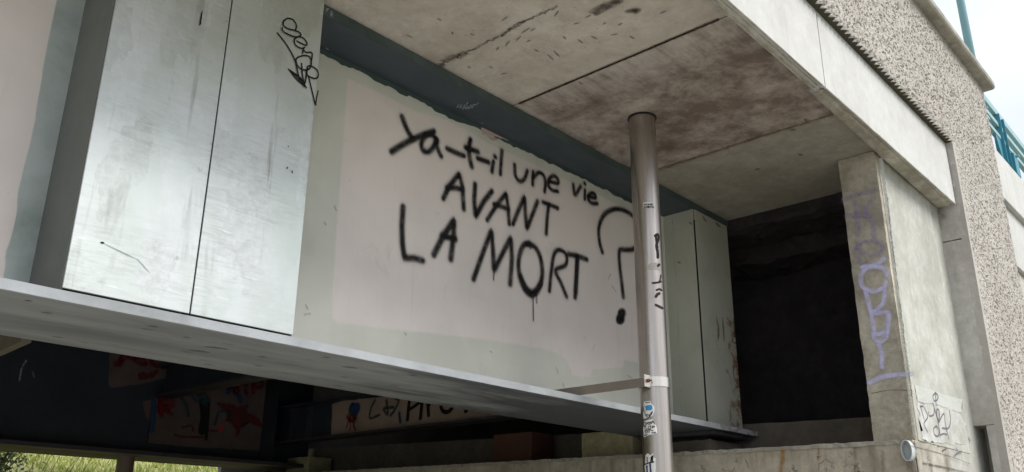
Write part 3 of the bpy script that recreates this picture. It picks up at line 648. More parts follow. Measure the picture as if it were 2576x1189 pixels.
def rough_face(name, x0, x1, z0, z1, parent, ribs=None, step=0.0100, border_left=0.0, seed=0, border_top=0.0):
    nx, nz_ = int((x1-x0)/step), int((z1-z0)/step)
    X, Z = np.meshgrid(np.linspace(x0, x1, nx), np.linspace(z0, z1, nz_))
    d1, d2, v1 = worley(X, Z, 0.030, seed+1); e1, e2, w1 = worley(X, Z, 0.0225, seed+20)
    h = 0.006*v1-0.007*d1+0.004*w1-0.005*e1
    pit = np.where((w1 > 0.77), np.clip(1.25-e1*2.2, 0, 1), 0)
    h = h-0.032*pit
    h += 0.004*np.random.rand(*X.shape)
    k = np.ones_like(X)
    if border_left: k *= np.where(Z < 3.88, np.clip((X-(x0+border_left))/0.02, 0, 1), 1)
    if border_top: k *= np.clip(((z1-border_top)-Z)/0.06, 0.35, 1)
    h *= k
    if ribs:
        ph = (X/ribs) % 1.0; tri = np.abs(ph-0.5)*2
        fade = np.clip(1-(Z-z0)/0.10, 0, 1)
        h += fade*(0.040*tri-0.030)
        h[0, :] = (0.042+0.012*np.random.rand(nx))*tri[0, :]-0.032
    Y = YP-h
    V = np.stack([X, Y, Z], -1).reshape(-1, 3)
    idx = np.arange(nx*nz_).reshape(nz_, nx)
    q = np.stack([idx[:-1, :-1], idx[:-1, 1:], idx[1:, 1:], idx[1:, :-1]], -1).reshape(-1, 4)
    vs_ = V.tolist(); fs = q.tolist()
    # return the sheet backwards along its border so it has thickness
    yb = YP+0.07
    def skirt(ids):
        b = len(vs_)
        for i in ids: vs_.append((vs_[i][0], yb, vs_[i][2]))
        for a in range(len(ids)-1): fs.append((ids[a], ids[a+1], b+a+1, b+a))
    skirt(idx[0, :].tolist()); skirt(idx[-1, :].tolist()); 
    if ribs is None: skirt(idx[:, 0].tolist()); skirt(idx[:, -1].tolist())
    return mesh_obj(name, vs_, fs, M['rough'], parent)
pp = thing('parapet', 'long parapet with broken-rib rough concrete face and toothed lower edge', 'parapet', (3, 2.2, ZP0))
rough_face('rough_face', 4.4, 8.9495, ZP0, ZP1, pp, ribs=0.079, seed=1, border_top=0.0)
box('rough_face', (XL, 4.398, YP-0.005, YP+0.06, ZP0, ZP1), M['rough'], pp)
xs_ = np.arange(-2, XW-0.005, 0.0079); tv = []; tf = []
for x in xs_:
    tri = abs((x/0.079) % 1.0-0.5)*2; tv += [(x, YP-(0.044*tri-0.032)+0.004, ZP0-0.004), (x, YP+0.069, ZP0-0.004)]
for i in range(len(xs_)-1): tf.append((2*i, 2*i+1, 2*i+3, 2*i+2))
mesh_obj('soiled_soffit', tv, tf, M['grime'], pp)  # grime, with the shade under the teeth put into its dark colour
ribbon('soiled_band_top', [[(2050, -12), (2150, 96), (2260, 215), (2384, 350)]], (lambda x, y, off: AT(x, y, 'Y', YF-off)), (lambda p: Vector((0, -1, 0))), 0.20, M['band_dirt'], eb, 8, base=0.002)
box('backing', (XL, XW1-0.01, YP+0.072, YP+0.30, 4.004, ZP1), M['wall'], pp)
def coping_prof(x): return [(1.925, 5.325), (1.925, 5.385), (2.15, 5.42), (2.50, 5.40), (2.50, 5.30), (1.965, 5.30), (1.94, 5.305)]
cops = [(XL, 2.0), (2.01, 5.0), (5.01, 8.28), (8.29, 10.96)]
for a, b in cops:
    dzz = 0.02 if b == 10.96 else 0.0
    extrude_x('coping_stone', lambda x: [(y-(0.012 if a == 5.01 else 0), z) for y, z in coping_prof(x)], ([a, b] if b < 4 else np.arange(a, b, 0.06).tolist()+[b]), M['coping'], pp, 0.0 if b < 4 else 0.003, a)

ww = thing('wing_wall', 'broad rough concrete wing wall with a smooth left return face', 'wing wall', (9.9, 2.2, GZ))
rough_face('rough_face', XW, XW1, GZ, ZP1, ww, seed=1, border_left=0.055)
box('infill', (XW+0.35, XW1-0.01, YP+0.072, 2.6, GZ, 3.99), M['wall'], ww)
# return face: full width above z = 1.05, narrower below (the notch)
v, fc = grid_box((XW, XW+0.345, YP+0.003, 2.345, 2.868, 3.99), (0.1, 0.04, 0.04), 0.0015, 5, 21, None, 0.004); o = mesh_obj('return_face', v, fc, M['wall'], ww)
v, fc = grid_box((XW, XW+0.345, YP+0.003, 2.345, 1.06, 2.858), (0.1, 0.04, 0.04), 0.0015, 5, 22, None, 0.005); o = mesh_obj('return_face', v, fc, M['wall'], ww)
v, fc = grid_box((XW+.001, XW+0.345, YP+0.003, 2.182, GZ, 1.058), (0.1, 0.04, 0.04), 0.0015, 5, 23, None, 0.003); o = mesh_obj('return_face', v, fc, M['wall'], ww)
WP, WN = on_plane('X', XW-0.004)
ribbon('damp_stain', [[(2352, 525), (2356, 550), (2362, 570)], [(2362, 520), (2374, 545)]], WP, WN, 0.12, M['damp'], ww, 5)
ribbon('damp_stain', [[(2356, 600), (2364, 650), (2366, 700)], [(2352, 682), (2368, 700), (2382, 696)]], WP, WN, 0.06, M['damp'], ww, 5, jitter=0.004)
ribbon('damp_stain', [[(2378, 690), (2384, 760), (2392, 830)]], WP, WN, 0.07, M['crack'], ww, 5)

# lower wall, railing and post beyond the wing wall
lw = thing('approach_wall', 'plain pale concrete approach wall under the teal railing, right of the wing wall', 'wall', (13, 2.3, GZ))
box('wall_panel', (XW1+0.02, 13.4, 2.06, 2.4, 3.90, 4.56), M['band'], lw, 0.01)
box('wall_panel', (13.41, 30, 2.06, 2.4, 3.90, 4.56), M['band'], lw, 0.01)
box('wall_panel', (XW1+0.02, 30, 2.12, 2.4, 3.14, 3.898), M['band'], lw, 0.01)
box('wall_panel', (XW1+0.02, 30, 2.17, 2.4, GZ, 3.138), M['wall'], lw, 0.01)
rl = thing('railing', 'teal steel railing with stiffened posts on the approach wall', 'railing', (13, 2.2, 4.56))
for z, hh, wd in ((5.50, 0.10, 0.10), (5.30, 0.07, 0.07), (5.11, 0.06, 0.06), (4.68, 0.09, 0.10)):
    box('rail', (XW1+0.30, 24, 2.16, 2.16+wd, z-hh/2, z+hh/2), M['teal_light'] if z != 4.68 else M['teal'], rl, 0.006)
for xp in (12.15, 14.3, 16.5, 18.7, 20.9):
    bm = bmesh.new(); add_box(bm, xp-0.12, xp-0.105, 2.13, 2.24, 4.56, 5.46); add_box(bm, xp+0.105, xp+0.12, 2.13, 2.24, 4.56, 5.46); add_box(bm, xp-0.104, xp+0.104, 2.18, 2.192, 4.56, 5.46)
    p = bm_obj('railing_post', bm, M['teal'], rl)
    bm = bmesh.new()
    for s in (-1, 1):
        a = [bm.verts.new(c) for c in ((xp+s*.121, 2.17, 5.16), (xp+s*.42, 2.17, 5.16), (xp+s*.121, 2.17, 4.62))]
        b = [bm.verts.new(Vector(c.co)+Vector((0, 0.012, 0))) for c in a]
        bm.faces.new(a); bm.faces.new(b[::-1])
        for i in range(3): bm.faces.new((a[i], a[(i+1) % 3], b[(i+1) % 3], b[i]))
    bm_obj('gusset_plate', bm, M['teal'], p)
    bm = bmesh.new(); add_box(bm, xp+0.16, xp+0.36, 2.10, 2.168, 4.66, 4.98, 0.01); bm_obj('cover_box', bm, M['teal'], p)
    bm = bmesh.new(); add_cyl(bm, (xp+0.26, 2.06, 4.95), (xp+0.26, 2.099, 4.95), 0.02, n=8); bm_obj('bolt', bm, M['post'], p)
lp = thing('lamp_post', 'slim weathered teal post rising behind the coping into the sky', 'post', (11.12, 2.15, 3.2))
bm = bmesh.new(); add_cyl(bm, (11.12, 2.15, 3.2), (11.12, 2.15, 11.5), 0.055, 0.042, 12); bm_obj('shaft', bm, M['post'], lp, True)
bm = bmesh.new(); add_box(bm, 10.90, 11.20, 2.09, 2.10, 5.02, 5.06); add_cyl(bm, (10.98, 2.05, 5.1), (10.98, 2.12, 5.1), 0.02, n=8); bm_obj('bracket', bm, M['post'], lp)

# ------------------------------------------------------------------ abutment, pillars
ab = thing('abutment', 'weathered beige concrete abutment wall carrying the bridge end', 'abutment', (7.2, 8, GZ))
def ztop(y): return 0.757+0.0120*y
XA = 7.2; YS = 2.29; YE = 13.95
def ab_shape(q):
    t = (q.z-GZ)/(0.78-GZ)
    if t > 0: q.z = GZ+(q.z-GZ)*((ztop(q.y)-GZ)/(0.78-GZ))
    return q
rbox('front_wall', (XA, XA+0.86, YS, YE, GZ, 0.78), M['abut'], ab, (0.1, 0.05, 0.05), 0.005, 5, 31, ab_shape, 0.010)
def lz(q):
    q.z += 0.0120*(q.y-4); return q
rbox('ledge_lip', (XA-0.014, XA+0.02, YS+0.05, YE, ztop(4)-0.036, ztop(4)+0.004), M['abut_side'], ab, (0.04, 0.05, 0.04), 0.003, 9, 35, lz, 0.010)
def rz(q):
    if q.z > 1.0: q.z += 0.028*(q.y-4)
    return q
rbox('upstand', (XA+0.862, XA+1.0, YS, YE, 0.5, 1.13), M['riser'], ab, (0.1, 0.1, 0.1), 0.003, 5, 32, rz, 0.005)
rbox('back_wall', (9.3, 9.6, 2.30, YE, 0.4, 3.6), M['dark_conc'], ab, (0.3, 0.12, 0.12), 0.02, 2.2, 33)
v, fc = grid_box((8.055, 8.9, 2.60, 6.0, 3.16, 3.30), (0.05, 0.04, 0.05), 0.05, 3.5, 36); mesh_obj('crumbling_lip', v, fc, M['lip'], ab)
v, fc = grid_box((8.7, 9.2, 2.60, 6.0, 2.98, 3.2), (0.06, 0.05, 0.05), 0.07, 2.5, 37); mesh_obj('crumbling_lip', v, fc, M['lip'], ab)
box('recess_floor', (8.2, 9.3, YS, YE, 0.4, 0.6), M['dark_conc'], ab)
box('end_wall', (8.07, 9.6, 13.6, 13.94, 0.4, 3.57), M['dark_conc'], ab)  # unseen wall added to keep daylight out of the recess
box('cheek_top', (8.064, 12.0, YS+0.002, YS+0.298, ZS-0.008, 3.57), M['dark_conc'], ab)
rbox('cheek_wall', (8.064, 12.0, YS, YS+0.3, GZ, ZS-0.01), M['pillar_side'], ab, (0.1, 0.1, 0.1), 0.001, 4, 34)
# side of the abutment seen under the pillar
APx, APn = on_plane('X', XA-0.012)
ribbon('rust_stain', [[(1968, 1134), (1966, 1155), (1964, 1200)], [(1973, 1132), (1970, 1165)], (0.03, [(2060, 1130), (2058, 1155)])], APx, APn, 0.05, M['rust_stain'], ab, 5, jitter=0.003)
ribbon('damp_stain', [[(2292, 1160), (2296, 1189), (2299, 1200)], [(2300, 1120), (2306, 1160), (2310, 1195)], [(2220, 1135), (2222, 1200)], [(2150, 1130), (2152, 1200)]], APx, APn, 0.05, M['damp'], ab, 5, jitter=0.004)
rr = random.Random(5)
for s in range(20):
    x = rr.uniform(1700, 2180); y = rr.uniform(1135+(2200-x)*0.03, 1189); pts = [(x, y)]
    for k in range(rr.randint(3, 7)): x += rr.uniform(-9, 9); y += rr.uniform(-2, 9); pts.append((x, y))
    if s == 0: allc = []
    allc.append(pts)
ribbon('cracks', allc, APx, APn, 0.010, M['crack'], ab, 3, straight=True, jitter=0.003)
bm = bmesh.new()
c = AT(2285, 1135, 'X', XA-0.03)
# grey plastic outlet, oval as it is cut into the corner
def oval(bm, c, rx, rz_, x, n=28): return [bm.verts.new((x, c.y+rx*math.cos(2*math.pi*i/n), c.z+rz_*math.sin(2*math.pi*i/n))) for i in range(n)]
a = oval(bm, c, .042, .080, XA-0.075); b_ = oval(bm, c, .036, .072, XA-0.075); a2 = oval(bm, c, .042, .080, XA+0.05); b2 = oval(bm, c, .036, .072, XA-0.014); n = 28
for i in range(n):
    j = (i+1) % n; bm.faces.new((a[i], a[j], b_[j], b_[i])); bm.faces.new((a[i], a2[i], a2[j], a[j])); bm.faces.new((b_[i], b_[j], b2[j], b2[i]))
bm.faces.new(b2)
bm_obj('drain_outlet', bm, M['pvc'], ab)
box('side_panel', (XA+0.012, 8.062, YS-0.009, YS-0.0065, GZ, ztop(YS)-0.012), M['abut_side'], ab)
# low side face below the pillar, with formwork lines
ASp, ASn = on_plane('Y', YS-0.0095)
ribbon('formwork_line', [[(2292, 1122), (2350, 1137), (2400, 1152), (2440, 1168)]], ASp, ASn, 0.012, M['crack'], ab, 5)
ribbon('marker_dash', [[(2370, 1136), (2376, 1132), (2380, 1131)], [(2402, 1147), (2410, 1140), (2420, 1137)], [(2407, 1128), (2410, 1138)]], ASp, ASn, 0.02, M['grey_ink'], ab, 3)
ribbon('damp_stain', [[(2330, 1125), (2338, 1160), (2344, 1195)], [(2380, 1145), (2386, 1195)]], ASp, ASn, 0.16, M['damp'], ab, 5, jitter=0.005)
ribbon('formwork_line', [[(2322, 1166), (2380, 1178), (2450, 1194)]], ASp, ASn, 0.03, M['crack'], ab, 5)

YQ = 2.615
pl = thing('concrete_pillar', 'square weathered concrete pillar with lilac graffiti between the dark recess and the rough wall', 'pillar', (7.9, 2.45, 0.78))
def pil_shape(q):
    # worn arris between the front and the side face
    return q
v, fc = grid_box((7.272, 8.06, YS, YQ, 0.775, ZS-0.004), (0.05, 0.033, 0.04), 0.0015, 6, 41, None, 0.006)
o = mesh_obj('shaft', v, fc, M['pillar'], pl)
rbox('side_panel', (7.33, 8.69, YS-0.0045, YS-0.001, 0.79, ZS-0.006), M['pillar_side'], pl, (0.04, 0.01, 0.04), 0.0008, 6, 42)
box('side_core', (8.062, 8.69, YS, YS+0.28, 0.775, ZS-0.006), M['pillar_side'], pl)
box('joint_filler', (8.692, 8.94, YS+0.05, YS+0.25, GZ, ZS-0.02), M['joint'], pl)  # black block painted as the shade inside the open gap
PSp, PSn = on_plane('Y', YS-0.006)
patch('whitewash_patch', [(2308, 1010), (2330, 1018), (2352, 1018), (2385, 1030), (2418, 1042), (2428, 1068), (2440, 1115), (2400, 1118), (2360, 1112), (2322, 1108)], 'Y', YS-0.006, M['white_patch'], pl, 0.001, 3.4, 6, 5)
patch('grey_mortar_patch', [(2300, 968), (2340, 980), (2380, 995), (2420, 1005), (2420, 1040), (2385, 1029), (2352, 1016), (2330, 1016), (2308, 1008)], 'Y', YS-0.006, M['grey_patch'], pl, 0.0006, 1.2, 6, 6)
TG = lambda P: [(2201.1+a*.17985, 974.8+b*.17985) for a, b in P]
tags = [[(850, 75), (815, 120), (830, 185), (870, 180), (885, 120), (850, 75)], [(850, 80), (855, 190), (865, 255)], [(680, 265), (635, 265)], [(640, 270), (665, 360), (690, 450)], [(695, 285), (740, 410), (690, 510), (740, 625)],
        [(750, 350), (765, 400), (820, 385), (832, 300), (812, 220)], [(835, 300), (880, 460), (905, 600), (915, 690)], [(900, 490), (870, 400), (870, 310), (895, 320), (905, 400), (895, 480)], [(900, 480), (965, 370), (990, 520), (1035, 720)],
        [(1045, 320), (1060, 470), (1030, 570), (945, 570)], [(860, 540), (825, 580), (840, 665), (890, 680), (900, 600), (860, 540)], [(920, 665), (960, 650), (1010, 660)]]
for s in tags: ribbon('marker_stroke', [TG(s)], PSp, PSn, 0.017, M['grey_ink'], pl, 2.0, base=0.003)
PC = lambda P: [(2075.3+a*.5024, 440.2+b*.5024) for a, b in P]
PFp, PFn = on_plane('X', 7.272-0.008)
for s in ([(95, 125), (160, 100), (248, 78)], [(165, 300), (166, 230), (150, 140)], [(232, 130), (195, 190), (240, 240), (246, 312)], [(112, 205), (170, 205), (232, 200)]):
    ribbon('graffiti_stroke', [PC(s)], PFp, PFn, 0.075, M['lilac_old'], pl, 3)
for s in ([(160, 365), (190, 338), (250, 335), (284, 365), (260, 400), (205, 402), (165, 372)], [(160, 350), (152, 400), (178, 440), (185, 462)]):
    ribbon('graffiti_stroke', [PC(s)], PFp, PFn, 0.060, M['lilac_old'], pl, 3)
for s in ([(296, 422), (250, 452), (185, 462)], [(312, 502), (290, 468), (225, 462), (182, 500), (188, 560), (240, 584), (292, 565), (306, 538)], [(203, 585), (228, 680), (245, 775)], [(300, 580), (288, 645), (237, 692)],
          [(235, 695), (300, 690), (318, 702), (312, 792)], [(245, 790), (270, 800), (300, 790), (306, 812), (276, 836), (245, 815), (245, 790)], [(265, 836), (282, 885), (285, 962)], [(222, 1042), (290, 1012), (360, 1002), (432, 998)]):
    ribbon('graffiti_stroke', [PC(s)], PFp, PFn, 0.062, M['lilac'], pl, 3)
ribbon('crack', [PC([(232, 1096), (300, 1082), (360, 1078), (432, 1080)])], PFp, PFn, 0.012, M['crack'], pl, 3, jitter=0.002)
ribbon('worn_arris', [[(2217, 402), (2236, 560), (2252, 700), (2270, 840), (2286, 980), (2301, 1100)]], PFp, PFn, 0.035, M['arris'], pl, 4, jitter=0.003, base=0.001)
ribbon('pitting', [[(2232, 500), (2240, 570), (2256, 700), (2273, 830), (2290, 960), (2294, 1000)]], PFp, PFn, 0.012, M['crack'], pl, 3, jitter=0.006, base=0.004)
pr = thing('concrete_pillar', 'far thin end pillar catching light beside the grass, lower left', 'pillar', (7.4, 12.9, 0.8))
# twin pillar at the other end of the abutment
a0 = AT(548, 1175, 'X', 7.272).y; a1 = AT(557, 1175, 'X', 7.272).y
box('shaft', (7.272, 8.05, min(a0, a1), max(a0, a1)+.0, GZ, ZS-0.01), M['pillar_side'], pr, 0.01)
pr.location.y = a0; 
for ch in pr.children: ch.location.y -= (a0-12.9)

# bearing blocks on the shelf
def block(x0, x1, y0, y1, zt_, label, mat, seed, grp=None):
    zb_ = ztop((y0+y1)/2)
    t = rbox('bearing_block', (x0, x1, y0, y1, zb_-0.01, zt_), mat, None, (0.05, 0.05, 0.05), 0.004, 6, seed, None, 0.008)
    loc = Vector(((x0+x1)/2, (y0+y1)/2, zb_)); t.data.transform(Matrix.Translation(-loc)); t.location = loc
    tag(t, label, 'bearing block', 'concrete blocks on the abutment shelf'); return t
block(7.38, 7.95, 5.02, 5.66, 1.09, 'mossy yellowish block on the shelf just left of the pipe', M['block'], 51)
block(7.6, 8.0, 10.75, 11.30, 1.155, 'small yellowish block under the rear girder, lower left', M['block'], 52)
block(7.62, 8.0, 6.55, 7.15, 1.20, 'dim reddish block deep in shadow between the two yellowish blocks', M['block_red'], 53)
block(7.38, 8.0, 4.15, 4.80, 0.93, 'dark block under the near girder end, right of the pipe', M['riser'], 54)
bp = thing('bearing', 'flat steel and rubber bearing between the near girder end and its block', 'bearing', (7.7, 4.47, 0.93))
box('rubber_pad', (7.45, 7.92, 4.22, 4.75, 0.932, 0.962), M['rubber'], bp, 0.004)
box('steel_plate', (7.28, 8.0, 4.05, 4.88, 0.964, 0.997), M['dark_steel_edge'], bp, 0.004)

# ------------------------------------------------------------------ near girder
gd = thing('steel_girder', 'near steel girder with pale web bearing the black French graffiti', 'girder', (0, YW, ZB))
XG = 8.0
box('web', (XL, XG, YW+0.001, YW+0.018, ZT, ZTF), M['web'], gd)
# painted outer skin of the web: the coats are masks carried by the mesh
def poly_sd(X, Z, poly):
    P = [AT(x, y, 'Y', YW) for x, y in poly]; P = [(p.x, p.z) for p in P]
    d_ = np.full(X.shape, 1e9); ins = np.zeros(X.shape, bool)
    for (x1, z1), (x2, z2) in zip(P, P[1:]+P[:1]):
        ex, ez = x2-x1, z2-z1; L = ex*ex+ez*ez+1e-12; tt = np.clip(((X-x1)*ex+(Z-z1)*ez)/L, 0, 1)
        d_ = np.minimum(d_, np.hypot(X-x1-tt*ex, Z-z1-tt*ez))
        c_ = ((z1 > Z) != (z2 > Z)) & (X < (x2-x1)*(Z-z1)/(z2-z1+1e-12)+x1); ins ^= c_
    return np.where(ins, d_, -d_)
nx, nz_ = 560, 150
X, Z = np.meshgrid(np.linspace(0.4, XG, nx), np.linspace(ZT, ZTF, nz_))
EDGE = [(874, 197), (950, 232), (1050, 282), (1130, 305), (1200, 345), (1250, 372), (1330, 408), (1420, 452), (1500, 488), (1560, 520), (1640, 556), (1648, 700), (1660, 965)]
LOW = [(1608, 915), (1570, 905), (1568, 925), (1490, 930), (1485, 950), (1440, 945), (1432, 920), (1420, 900), (1380, 880)]
LEFT = [(1330, 872), (1200, 852), (1080, 838), (960, 826), (850, 812), (836, 800), (838, 720), (848, 560), (862, 380)]
sdA = poly_sd(X, Z, EDGE+LOW+LEFT)
soft = np.where(X > 5.6, 0.010, 0.016)
pk = np.clip(0.5+sdA/soft/2, 0, 1)
sdB = poly_sd(X, Z, [(152, -60), (145, 0), (128, 80), (108, 180), (90, 300), (75, 370), (48, 480), (40, 555), (16, 640), (8, 720), (-500, 620), (-400, -200)])
pkB = np.clip(0.5+sdB/0.012, 0, 1); pk = np.maximum(pk, pkB)
bare = np.clip(0.5+(poly_sd(X, Z, [(152, -60), (260, -60), (200, 340), (110, 740), (8, 720), (16, 640), (40, 555), (48, 480), (75, 370), (90, 300), (108, 180), (128, 80), (145, 0)])+0.002)/0.012, 0, 1)
tone = np.zeros(X.shape); rt = random.Random(12)
for q in range(46):
    x0_ = rt.uniform(2.6, 7.4); z0_ = rt.uniform(ZT-0.1, ZTF-0.3); w_ = rt.uniform(0.15, 0.9); h_ = rt.uniform(0.15, 0.7); e = 0.02
    m_ = np.clip((X-x0_)/e, 0, 1)*np.clip((x0_+w_-X)/e, 0, 1)*np.clip((Z-z0_)/e, 0, 1)*np.clip((z0_+h_-Z)/e, 0, 1)
    tone = tone*(1-m_*0.6)+m_*rt.uniform(-1, 1)*0.6
vv = np.stack([X, np.full(X.shape, YW), Z], -1).reshape(-1, 3); idx = np.arange(nx*nz_).reshape(nz_, nx)
qq = np.stack([idx[:-1, :-1], idx[:-1, 1:], idx[1:, 1:], idx[1:, :-1]], -1).reshape(-1, 4)
me = bpy.data.meshes.new('web_face'); me.from_pydata(vv.tolist(), [], qq.tolist())
for nm, arr in (('pink', pk), ('bare', bare), ('tone', tone)): me.attributes.new(nm, 'FLOAT', 'POINT').data.foreach_set('value', arr.reshape(-1).astype(np.float32))
link_me('web_face', me, M['web_face'], gd)
box('top_flange', (XL, XG, YA+0.004, YW+0.36, ZTF, ZS-0.012), M['flange'], gd)
v, fc = grid_box((-1, XG+0.02, YA-0.002, YA+0.0035, ZTF-0.002, ZS-0.010), (0.04, 0.02, 0.02), 0.002, 9, 61); mesh_obj('flange_edge', v, fc, M['flange_edge'], gd)
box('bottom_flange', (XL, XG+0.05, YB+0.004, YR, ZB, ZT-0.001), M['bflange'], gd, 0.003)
v, fc = grid_box((-1, XG+0.052, YB-0.002, YB+0.0035, ZB+0.002, ZT), (0.05, 0.02, 0.02), 0.0012, 9, 62); mesh_obj('flange_edge', v, fc, M['bflange_edge'], gd)
sb = []
for (x, y, a_) in [(118, 788, 12), (90, 735, 7), (70, 757, 8), (140, 737, 14), (165, 742, 8), (385, 822, 12), (392, 812, 8), (470, 850, 7), (545, 876, 30), (500, 884, 26), (1170, 958, 14), (1236, 964, 24), (1262, 950, 12), (1300, 968, 12), (1345, 968, 24), (985, 925, 12), (1040, 945, 10), (1120, 925, 14), (820, 900, 10), (880, 925, 18), (660, 898, 9), (1400, 990, 20)]:
    if AT(x, y-a_*.2, 'Z', ZB).y < 4.06: continue
    sb.append((0.05 if a_ < 15 else 0.075, [(x-a_, y-a_*0.1), (x, y), (x+a_, y+a_*0.16)]))
tag(ribbon('grime_spot', sb, (lambda x, y, off: AT(x, y, 'Z', ZB-off)), sn, 0.06, M['grime_spot'], gd, 3, base=0.001, taper=True), kind='stuff')
# galvanised cover plates
XP = (1.452, 2.075, 2.690); YC = 4.05
for i, (a, b) in enumerate(((XP[0], XP[1]-0.0035), (XP[1]+0.0035, XP[2]))):
    bm = bmesh.new(); add_box(bm, a, b, YC, YC+0.012, ZT+0.024, ZS-0.005, 0.003)
    o = bm_obj('cover_plate', bm, M['galv_a'] if i == 0 else M['galv_b'], gd)
    if i: tag(o, 'galvanised plate with a black marker tag near its upper right edge')
box('side_plate', (XP[0]-0.004, XP[0]+0.008, YC+0.014, YW-0.001, ZT+0.001, ZTF-0.001), M['side'], gd)
box('side_plate', (XP[2]-0.012, XP[2]-0.002, YC+0.014, YW-0.001, ZT+0.001, ZTF-0.001), M['side'], gd)
box('backing_bar', (XP[1]-0.03, XP[1]+0.03, YC+0.014, YC+0.03, ZT+0.001, ZTF-0.001), M['joint'], gd)
rp = random.Random(4)
# ragged dark overspill of flange paint on the top of the web, and flakes
edge = []
for x in np.arange(806, 1660, 9): edge.append((x, 134+(x-815)*0.478+rp.uniform(-1, 5)+(8 if 1000 < x < 1230 else 3)*abs(math.sin(x*.021))+2))
back = [(1680, 500), (1600, 470), (800, 85)]
patch('flaking_paint_edge', edge+back, 'Y', YW, M['flake_green'], gd, 0.0035, 0.8, 9, 11)
for poly in ([(1210, 322), (1240, 322), (1275, 340), (1300, 352), (1290, 358), (1250, 345), (1215, 338)], [(1300, 350), (1340, 368), (1390, 392), (1440, 415), (1425, 418), (1380, 400), (1330, 378), (1302, 362)],
             [(1440, 424), (1480, 440), (1530, 466), (1570, 485), (1560, 487), (1510, 466), (1450, 436)], [(1262, 326), (1272, 328), (1266, 333)], [(1225, 344), (1262, 350), (1240, 356)]):
    patch('flaking_paint', poly, 'Y', YW, M['flake_pink'], gd, 0.005, 1.3, 5, 12)
Wp, Wn = on_plane('Y', YW-0.002)
# faint white scribble on the flange underside
UFp = lambda x, y, off: AT(x, y, 'Z', ZTF-0.001-off)
ribbon('scratched_writing', [[(1150, 272), (1153, 262), (1158, 272), (1162, 262)], [(1168, 262), (1170, 272)], [(1176, 258), (1172, 268)], [(1164, 276), (1168, 266), (1172, 276), (1176, 268), (1180, 275), (1184, 264), (1188, 272), (1192, 262), (1197, 266), (1203, 259)]], UFp, sn, 0.012, M['scratch_white'], gd, 2)
ribbon('scratched_writing', [[(820, 122), (826, 126)], [(1208, 310), (1216, 312)], [(1222, 336), (1230, 338)], [(822, 28), (824, 22)], [(834, 40), (834, 30)]], UFp, sn, 0.02, M['scratch_white'], gd, 2)

# the sprayed letters
LET = [
 ('Y', [[(648, -50), (675, 20), (712, 88)], [(850, 42), (780, 66), (712, 95), (640, 135), (582, 172)]], .042),
 ('a', [[(866, 92), (838, 66), (800, 70), (772, 115), (782, 165), (820, 170), (852, 132), (868, 88), (868, 130), (882, 172), (896, 200)]], .038),
 ('-', [[(935, 152), (990, 178), (1040, 198)]], .040),
 ('t', [[(1082, 95), (1072, 150), (1078, 215), (1090, 266)], [(1052, 146), (1128, 172)]], .042),
 ('-', [[(1128, 214), (1195, 238)]], .040),
 ('i', [[(1237, 202), (1240, 206)], [(1228, 235), (1218, 298)]], .036),
 ('l', [[(1282, 165), (1276, 240), (1271, 314)]], .034),
 ('u', [[(1362, 255), (1368, 325), (1395, 360), (1425, 342), (1442, 292)]], .034),
 ('n', [[(1480, 300), (1476, 380)], [(1480, 335), (1515, 305), (1545, 322), (1558, 370), (1552, 425)]], .034),
 ('e', [[(1582, 360), (1635, 372), (1634, 342), (1608, 325), (1582, 345), (1577, 388), (1600, 415), (1635, 424)]], .034),
 ('v', [[(1734, 380), (1745, 445), (1780, 392)]], .034),
 ('i', [[(1806, 372), (1808, 376)], [(1808, 415), (1806, 472)]], .032),
 ('e', [[(1828, 455), (1874, 464), (1868, 438), (1842, 438), (1828, 470), (1850, 498), (1886, 500)]], .034),
 ('A', [[(910, 468), (945, 395), (1010, 312), (1030, 390), (1040, 535)], [(935, 400), (985, 400), (1032, 412)]], .040),
 ('V', [[(1112, 378), (1106, 480), (1115, 582), (1165, 490), (1218, 422)]], .042),
 ('A', [[(1188, 605), (1245, 515), (1308, 436), (1320, 520), (1328, 630)], [(1232, 505), (1280, 520), (1322, 536)]], .036),
 ('N', [[(1352, 630), (1388, 540), (1425, 458), (1430, 560), (1440, 660), (1478, 565), (1508, 486)]], .038),
 ('T', [[(1542, 492), (1635, 528)], [(1578, 508), (1568, 600), (1563, 692)]], .036),
 ('L', [[(655, 520), (648, 640), (652, 760), (665, 845), (725, 846), (780, 862)]], .042),
 ('A', [[(850, 825), (905, 715), (978, 605), (975, 700), (958, 852)], [(905, 705), (985, 725)]], .046),
 ('M', [[(1102, 980), (1155, 830), (1215, 672), (1225, 790), (1232, 925), (1290, 810), (1338, 718), (1346, 850), (1335, 1012)]], .042),
 ('O', [[(1455, 752), (1415, 770), (1388, 860), (1395, 960), (1430, 1050), (1478, 1080), (1520, 1030), (1538, 940), (1525, 840), (1490, 775), (1440, 755)], [(1400, 960), (1440, 1040), (1485, 1060), (1528, 1010)]], .044),
 ('R', [[(1583, 1055), (1595, 930), (1614, 820), (1650, 795), (1690, 828), (1685, 890), (1622, 925), (1655, 1000), (1692, 1090)]], .036),
 ('T', [[(1705, 822), (1760, 832), (1820, 855)], [(1762, 840), (1755, 960), (1746, 1095)], [(1758, 850), (1750, 1060)]], .042),
 ('?', [[(1918, 808), (1900, 740), (1897, 650), (1930, 572), (1990, 537), (2050, 542), (2110, 578), (2155, 650), (2155, 730), (2115, 788), (2070, 795), (2028, 800), (2030, 900), (2042, 1000), (2052, 1092)]], .042),
]
words = dict()
for k, (ch, st, wd) in enumerate(LET):
    o = ribbon('graffiti_letter', [C5(s) for s in st], Wp, Wn, wd*1.85, M['spray'], gd, 3.0, straight=(ch in 'AVNTLM'), jitter=0.0, base=0.004)
    tag(o, 'black sprayed letter %s' % ch if ch.isalpha() else ('black sprayed question mark without its dot' if ch == '?' else 'black sprayed hyphen'))
